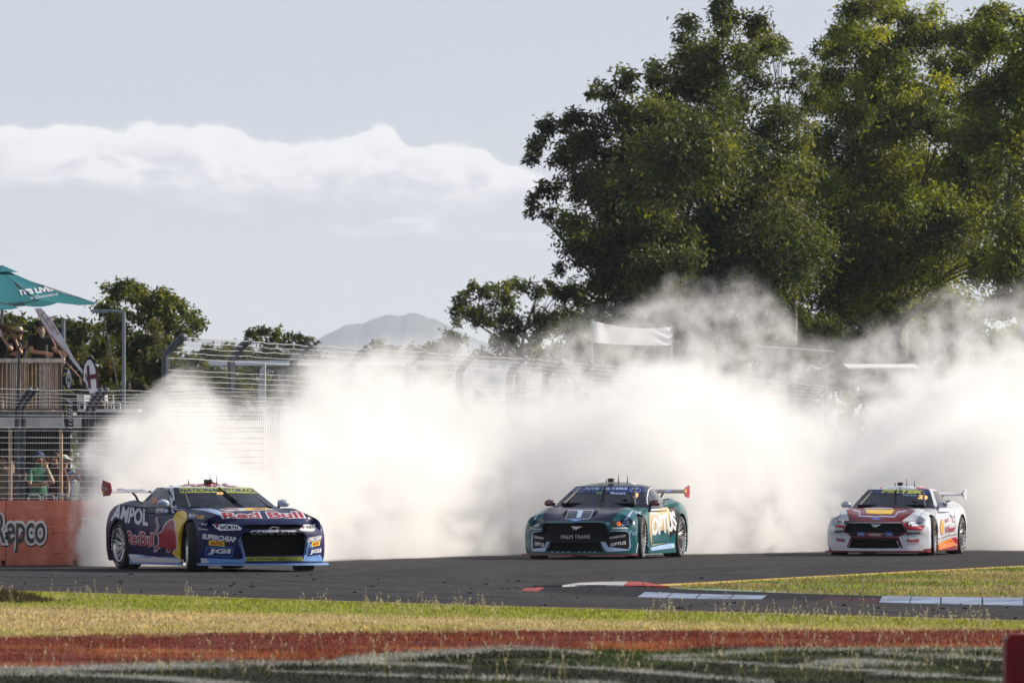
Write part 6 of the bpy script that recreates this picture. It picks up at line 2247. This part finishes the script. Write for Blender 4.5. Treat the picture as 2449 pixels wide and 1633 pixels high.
big3 = [(2390, 30, 62, 46), (2440, 90, 62, 56), (2370, 120, 46, 46), (2440, 200, 66, 66), (2440, 300, 66, 66), (2400, 420, 66, 66), (2450, 520, 60, 76), (2420, 620, 56, 56), (2440, 690, 60, 56), (2380, 730, 56, 50), (2500, 150, 60, 80), (2500, 400, 60, 80), (2500, 620, 60, 80), (2430, 560, 90, 150), (2440, 300, 80, 130), (2350, 220, 60, 60), (2350, 320, 60, 70), (2420, 160, 90, 90), (2380, 60, 70, 60)]
tree('tall yellow green gum tree cut by the edge of the view', 200, big3, 2455, GOLD+OLIVE, 1.0, fork_py=760, trunk_r=.30, limbs=8)
# undergrowth beneath the big trees, each shrub its own
for px, py, rx, ry, d, lab, cc in ((1450, 860, 80, 80, 205, 'dark shrub under the huge tree nearest the banner', DARKG), (1600, 850, 90, 80, 222, 'dark shrub under the trunk of the huge spreading tree', DARKG), (1780, 860, 100, 85, 216, 'dark shrub under the wispy tree', DARKG),
        (1960, 850, 100, 85, 235, 'dark shrub between the two huge trunks', DARKG), (2130, 850, 100, 80, 238, 'brownish shrub under the huge dark gum tree', BROWNG), (2300, 860, 90, 80, 225, 'olive shrub behind the grandstand shelter', OLIVE), (2440, 850, 80, 80, 207, 'yellow green shrub under the tree at the edge of the view', GOLD)):
    tree(lab, d, [(px-rx*.6, py-20, rx*.75, ry*.8), (px+rx*.6, py-10, rx*.75, ry*.8), (px, py-ry*.75, rx*.85, ry*.7), (px, py+ry*.8, rx*.9, ry*.7)], px, cc, 1.3, name='shrub', trunk_r=.08, limbs=4, nsub=7, group='shrubs under the huge trees')
for px, py, d, lab, cc in ((1690, 800, 219, 'leafy dark shrub between the huge trunk and the wispy tree', DARKG+OLIVE), (1870, 790, 226, 'tall dark shrub left of the cable in the smoke', DARKG+OLIVE), (2050, 790, 239, 'tall dark shrub just behind the shelter roof', DARKG+BROWNG), (2215, 785, 236, 'tall olive shrub at the end of the shelter roof', OLIVE+DARKG)):
    tree(lab, d, [(px-50, py, 70, 60), (px+50, py+5, 70, 60), (px, py-45, 70, 50), (px, py+80, 100, 70)], px, cc, 1.4, name='shrub', trunk_r=.08, limbs=4, nsub=7, group='shrubs under the huge trees')
# middle distance
mid = [(1108, 722, 32, 30), (1150, 692, 38, 24), (1200, 702, 42, 34), (1238, 682, 36, 20), (1290, 692, 38, 24), (1340, 692, 38, 26), (1385, 700, 30, 30), (1092, 752, 18, 20), (1150, 755, 46, 36), (1220, 770, 56, 42), (1300, 760, 56, 50), (1370, 775, 46, 56), (1180, 830, 44, 42), (1250, 845, 56, 42), (1330, 850, 50, 40)]
tree('dark round topped tree standing apart between the mountain and the huge trees', 236, mid, 1240, DARKG+OLIVE, .9, fork_py=830, trunk_r=.22, limbs=12)
t1 = [(290, 698, 46, 28), (255, 735, 42, 32), (320, 692, 50, 28), (372, 707, 50, 30), (412, 728, 46, 32), (448, 765, 34, 34), (345, 738, 56, 30), (270, 770, 46, 30), (400, 768, 40, 26), (440, 795, 34, 20), (300, 800, 46, 22), (370, 780, 30, 18), (400, 820, 46, 22), (250, 820, 36, 26)]
tree('tall round crowned gum tree with sky gaps behind the street lamp', 188, t1, 335, OLIVE, 1.25, leaf=(.165, .06), fork_py=840, trunk_r=.16, limbs=13)
for px, d, lab, lb, cc in (
        (20, 172, 'dense green tree behind the umbrella pole', [(0, 780, 50, 34), (45, 765, 40, 26), (20, 830, 60, 50), (-50, 800, 60, 50), (30, 900, 60, 60), (-40, 900, 60, 60)], OLIVE+DARKG+BROWNG),
        (110, 176, 'bushy olive tree behind the bearded man', [(90, 795, 44, 34), (130, 790, 40, 30), (110, 850, 55, 50), (80, 910, 50, 50), (140, 920, 50, 50), (60, 830, 50, 50), (150, 830, 44, 44)], OLIVE+DARKG+BROWNG),
        (195, 170, 'brownish bushy tree behind the leaning flag', [(165, 780, 36, 30), (205, 800, 46, 40), (180, 850, 50, 50), (220, 900, 55, 55), (200, 960, 60, 50), (160, 930, 50, 60), (240, 840, 50, 50), (250, 910, 50, 60), (130, 860, 40, 50)], BROWNG+DARKG),
        (300, 174, 'dark brushy tree below the round crowned tree', [(290, 860, 50, 40), (345, 850, 44, 36), (310, 920, 60, 50), (360, 930, 50, 46), (270, 960, 50, 46), (330, 830, 60, 40), (390, 880, 50, 50), (300, 900, 70, 60)], BROWNG+DARKG),
        (415, 180, 'low dark tree at the end post of the tall fence', [(400, 870, 44, 36), (440, 850, 34, 30), (420, 930, 50, 50), (460, 920, 44, 50)], DARKG+OLIVE),
        (640, 236, 'small open tree seen over the tall fence', [(600, 800, 26, 16), (632, 792, 20, 12), (662, 798, 22, 16), (690, 812, 22, 18), (650, 840, 50, 34), (610, 870, 40, 40), (690, 870, 40, 40), (650, 920, 60, 40)], OLIVE+DARKG),
        (735, 240, 'dark low tree beside the small open one', [(720, 812, 24, 16), (745, 826, 22, 16), (730, 860, 36, 34), (760, 890, 40, 40), (720, 920, 50, 40)], DARKG),
        (530, 228, 'broad green tree behind the tall fence', [(510, 860, 44, 30), (560, 850, 44, 30), (480, 900, 44, 40), (540, 910, 50, 44), (590, 920, 44, 40)], OLIVE),
        (905, 250, 'small dark tree poking above the smoke under the mountain', [(900, 822, 24, 14), (930, 835, 22, 14), (880, 845, 26, 18), (915, 870, 50, 34), (960, 860, 34, 26)], DARKG),
        (1020, 246, 'low dark tree at the foot of the round topped tree', [(1040, 830, 30, 24), (1000, 850, 30, 24), (1080, 820, 34, 30), (1040, 880, 50, 40)], DARKG)):
    tree(lab, d, lb, px, cc, 1.5, leaf=(.17, .064), trunk_r=.11, limbs=6, group='trees behind the fences')

# far wood on the plain, one mass behind everything
n = 42000
ta = (rng.random(n)*2-1)*.9
td = 620 + 260*rng.random(n)
tx = td*np.sin(ta); ty = td*np.cos(ta)
hm = 5 + 6*vnoise(tx+2000, ty, .035, 51) + 3*vnoise(tx+2000, ty, .14, 52)
tz = hm*rng.random(n)**.7
a = rng.normal(size=(n, 3)); a /= np.linalg.norm(a, axis=1)[:, None]
b = np.cross(a, rng.normal(size=(n, 3))); b /= np.linalg.norm(b, axis=1)[:, None]
pos = np.stack([tx, ty, tz], 1)
sz = (1.0+1.2*rng.random((n, 1)))
q = np.stack([pos, pos+a*sz*.5+b*sz*.35, pos+a*sz, pos+a*sz*.5-b*sz*.35], 1)
cc = np.array(OLIVE+DARKG)[rng.integers(0, 7, n)]*(.7+.6*rng.random((n, 1)))
o = link('far_wood', mesh_np('far_wood', q.reshape(-1, 3), np.arange(n*4).reshape(-1, 4), np.repeat(cc, 4, 0)), None, leaf_m)
o['kind'] = 'stuff'

# bush-covered mountain far off
hill_m = mat('mountain_bush', (0.045, 0.055, 0.035), 0.95, 0, 0.5, .006, col2=(0.075, 0.075, 0.05))
MD = 13000.0
rp = [(600, 850), (700, 835), (745, 818), (770, 806), (800, 787), (830, 775), (870, 771), (905, 757), (930, 751), (955, 754), (978, 746), (992, 745), (1010, 752), (1050, 764), (1090, 788), (1150, 812), (1250, 835), (1400, 850)]
nx, nyy = 140, 26
V = []
r3 = np.random.default_rng(4)
xs_ = np.linspace(560, 1440, nx)
top = np.interp(xs_, [a for a, b in rp], [b for a, b in rp])
jag = vnoise(xs_, xs_*0+.3, .09, 31)*7 + vnoise(xs_, xs_*0+.7, .3, 32)*4
for j in range(nyy):
    q = (j/(nyy-1)-.5)*2
    dd = MD + q*1400
    env = max(0, 1-abs(q)**1.4)
    for i in range(nx):
        X = (xs_[i]-CX)*MD/F
        H = CAMH-(top[i]+jag[i]*.6-4-1150)*MD/F
        rug = (vnoise(np.array([X]), np.array([dd]), .006, 33)[0]-.5)*40*env*(1-env)*4
        V.append((X, dd, max(-2, H*env*(1 if env > .98 else .99) + rug)))
idx = np.arange(nyy*nx).reshape(nyy, nx)
q = np.stack([idx[:-1, :-1], idx[:-1, 1:], idx[1:, 1:], idx[1:, :-1]], -1).reshape(-1, 4)
o = link('mountain', mesh_np('mountain', np.array(V), q), None, hill_m, 80)
o['kind'] = 'structure'
# ------------------------------------------------------------------ haze in the air
def haze_box():
    mb = MB()
    mb.box((-300, 7250, 178), (5200, 14800, 358))
    m = bpy.data.materials.new('haze_air')
    m.use_nodes = True
    t = NT(m.node_tree)
    v = t.new('ShaderNodeVolumePrincipled')
    v.inputs['Color'].default_value = (0.76, 0.84, 1.0, 1)
    v.inputs['Density'].default_value = 0.70e-4
    v.inputs['Anisotropy'].default_value = 0.2
    o = t.new('ShaderNodeOutputMaterial')
    t.l.new(v.outputs[0], o.inputs['Volume'])
    h = mb.build('haze', m, None, 30)
    h['kind'] = 'stuff'
    h.display_type = 'WIRE'
haze_box()

# ------------------------------------------------------------------ tyre smoke: one drifting bank along the corner
def smoke_bank():
    # front and back faces of the bank in plan, and its top, surveyed along the photo
    px_ = [105, 190, 240, 330, 420, 520, 640, 760, 900, 1050, 1200, 1350, 1500, 1650, 1800, 1950, 2100, 2250, 2400, 2490]
    d0 = [103.2, 102.9, 102.7, 103.2, 103.6, 104.5, 106.5, 109, 112, 115, 118.3, 119.0, 119.3, 120, 121.5, 124, 125.5, 126, 126, 126]
    th = [2.0, 2.6, 3.4, 4.5, 5.5, 6.5, 7.5, 8.5, 9.5, 10, 10.5, 11, 11, 11, 11, 11, 11, 11, 11, 11]
    tp = [1170, 1035, 1005, 950, 895, 885, 890, 835, 790, 765, 775, 735, 690, 630, 640, 670, 735, 690, 645, 640]
    V, Fc = [], []
    n = len(px_)
    K = 60
    rows = []
    for i in range(K+1):
        p_ = px_[0] + (px_[-1]-px_[0])*i/K
        a = np.interp(p_, px_, d0); w = np.interp(p_, px_, th); tt = np.interp(p_, px_, tp)
        tt = tt - 22 - 8*math.sin(i*1.7) - 5*math.sin(i*3.1)
        dm = a + w/2
        ztop = CAMH-(tt-YH)*dm/F
        sec = []
        for (f, g) in ((0, .012), (0, .35), (.02, .6), (.08, .82), (.22, .96), (.45, 1), (.75, .97), (.95, .8), (1, .5), (1, .012)):
            dd = a + w*f
            sec.append(((p_-CX)*dm/F*(dd/dm), dd, max(.012, ztop*g) if g > .02 else .012))
        rows.append(sec)
    m = len(rows[0])
    for r_ in rows: V += r_
    for i in range(K):
        for j in range(m):
            j2 = (j+1) % m
            Fc.append((i*m+j, i*m+j2, (i+1)*m+j2, (i+1)*m+j))
    Fc += [tuple(range(m))[::-1], tuple(range(K*m, (K+1)*m))]
    me = mesh_py('tyre_smoke', V, Fc)
    bm = bmesh.new(); bm.from_mesh(me); bmesh.ops.recalc_face_normals(bm, faces=bm.faces); bm.to_mesh(me); bm.free()
    mat_ = bpy.data.materials.new('tyre_smoke')
    mat_.use_nodes = True
    t = NT(mat_.node_tree)
    co = t.new('ShaderNodeTexCoord').outputs['Object']
    # billow: the whole field is carried sideways by a slow swirl
    swirl = t.new('ShaderNodeTexNoise')
    t.put(swirl.inputs['Vector'], co); swirl.inputs['Scale'].default_value = .55; swirl.inputs['Detail'].default_value = 1.0
    cw = t.vmath('ADD', co, t.vmath('MULTIPLY', t.vmath('SUBTRACT', swirl.outputs['Color'], (.5, .5, .5)), (.9, .9, .9)))
    x, y, z = t.xyz(co)[:3]
    # px of the survey from the place: bearing from the camera, i.e. x/y
    brg = t.math('DIVIDE', x, y)
    u = t.math('DIVIDE', t.math('ADD', brg, 0.070), 0.150)          # 0..1 over the bank
    def uu(p): return ((p-CX)/F + 0.070)/0.150
    ang = t.math('DIVIDE', t.math('SUBTRACT', z, CAMH), y)
    def vv(q): return ((YH-q)/F + 0.012)/0.05
    v = t.math('DIVIDE', t.math('ADD', ang, 0.012), 0.05)
    topc = [(0, vv(1400)), (uu(140), vv(1390)), (uu(160), vv(1180)), (uu(188), vv(1045)), (uu(245), vv(1005)), (uu(300), vv(985)), (uu(350), vv(945)), (uu(420), vv(905)), (uu(480), vv(905)), (uu(540), vv(935)), (uu(620), vv(915)), (uu(700), vv(865)),
            (uu(790), vv(815)), (uu(900), vv(810)), (uu(1000), vv(778)), (uu(1110), vv(775)), (uu(1180), vv(805)), (uu(1260), vv(790)), (uu(1350), vv(755)), (uu(1480), vv(715)), (uu(1600), vv(655)), (uu(1700), vv(660)), (uu(1800), vv(655)), (uu(1880), vv(715)),
            (uu(1960), vv(800)), (uu(2060), vv(760)), (uu(2160), vv(715)), (uu(2260), vv(690)), (uu(2380), vv(665)), (1, vv(665))]
    dense = [(0, vv(1420)), (uu(150), vv(1400)), (uu(190), vv(1180)), (uu(250), vv(1030)), (uu(340), vv(955)), (uu(420), vv(915)), (uu(480), vv(915)), (uu(560), vv(970)), (uu(640), vv(965)), (uu(700), vv(900)), (uu(790), vv(855)), (uu(900), vv(855)), (uu(1050), vv(885)), (uu(1200), vv(930)), (uu(1320), vv(930)), (uu(1450), vv(900)), (uu(1600), vv(860)), (uu(1720), vv(870)), (uu(1850), vv(930)), (uu(1980), vv(985)), (uu(2080), vv(960)), (uu(2220), vv(880)), (uu(2400), vv(820)), (1, vv(810))]
    cw = t.vmath('MULTIPLY', cw, (1, .22, 1))           # rolls drawn out along the wind
    n1 = t.noise(cw, 1.05, 6.0, .66)
    n2 = t.noise(t.vmath('ADD', cw, (7.3, 2.1, 4.4)), 2.6, 4.0, .62)
    uw = t.math('ADD', u, t.math('MULTIPLY', t.math('SUBTRACT', n1, .5), .040))
    H = t.curve(uw, topc)
    Hd = t.curve(uw, dense)
    e1 = t.math('ADD', t.math('SUBTRACT', H, v), t.math('ADD', t.math('MULTIPLY', t.math('SUBTRACT', n1, .5), .22), t.math('MULTIPLY', t.math('SUBTRACT', n2, .5), .08)))
    e2 = t.math('ADD', t.math('SUBTRACT', Hd, v), t.math('ADD', t.math('MULTIPLY', t.math('SUBTRACT', n1, .5), .34), t.math('MULTIPLY', t.math('SUBTRACT', n2, .5), .10)))
    wisp = t.math('MULTIPLY', t.sstep(e1, 0.0, .10), t.sstep(n2, .42, .66))
    core = t.math('MULTIPLY', t.sstep(e2, -.06, .34), 1.25)
    lump = t.sstep(t.math('ADD', n1, t.math('MULTIPLY', t.math('SUBTRACT', n2, .5), .35)), .36, .62, .25, 1.4)
    fresh = t.sstep(brg, (230-CX)/F, (1000-CX)/F, 2.6, 1.0)          # thickest where the tyres make it
    dens = t.math('ADD', t.math('MULTIPLY', wisp, SM_WISP), t.math('MULTIPLY', t.math('MULTIPLY', core, lump), t.math('MULTIPLY', fresh, SM_CORE)))
    pv = t.new('ShaderNodeVolumePrincipled')
    pv.inputs['Color'].default_value = (0.958, 0.957, 0.958, 1)
    pv.inputs['Anisotropy'].default_value = 0.2
    t.put(pv.inputs['Density'], dens)
    o = t.new('ShaderNodeOutputMaterial')
    t.l.new(pv.outputs[0], o.inputs['Volume'])
    ob = link('tyre_smoke', me, None, mat_)
    ob['kind'] = 'stuff'
    return ob
SM_WISP, SM_CORE = 0.19, 0.80
smoke_bank()
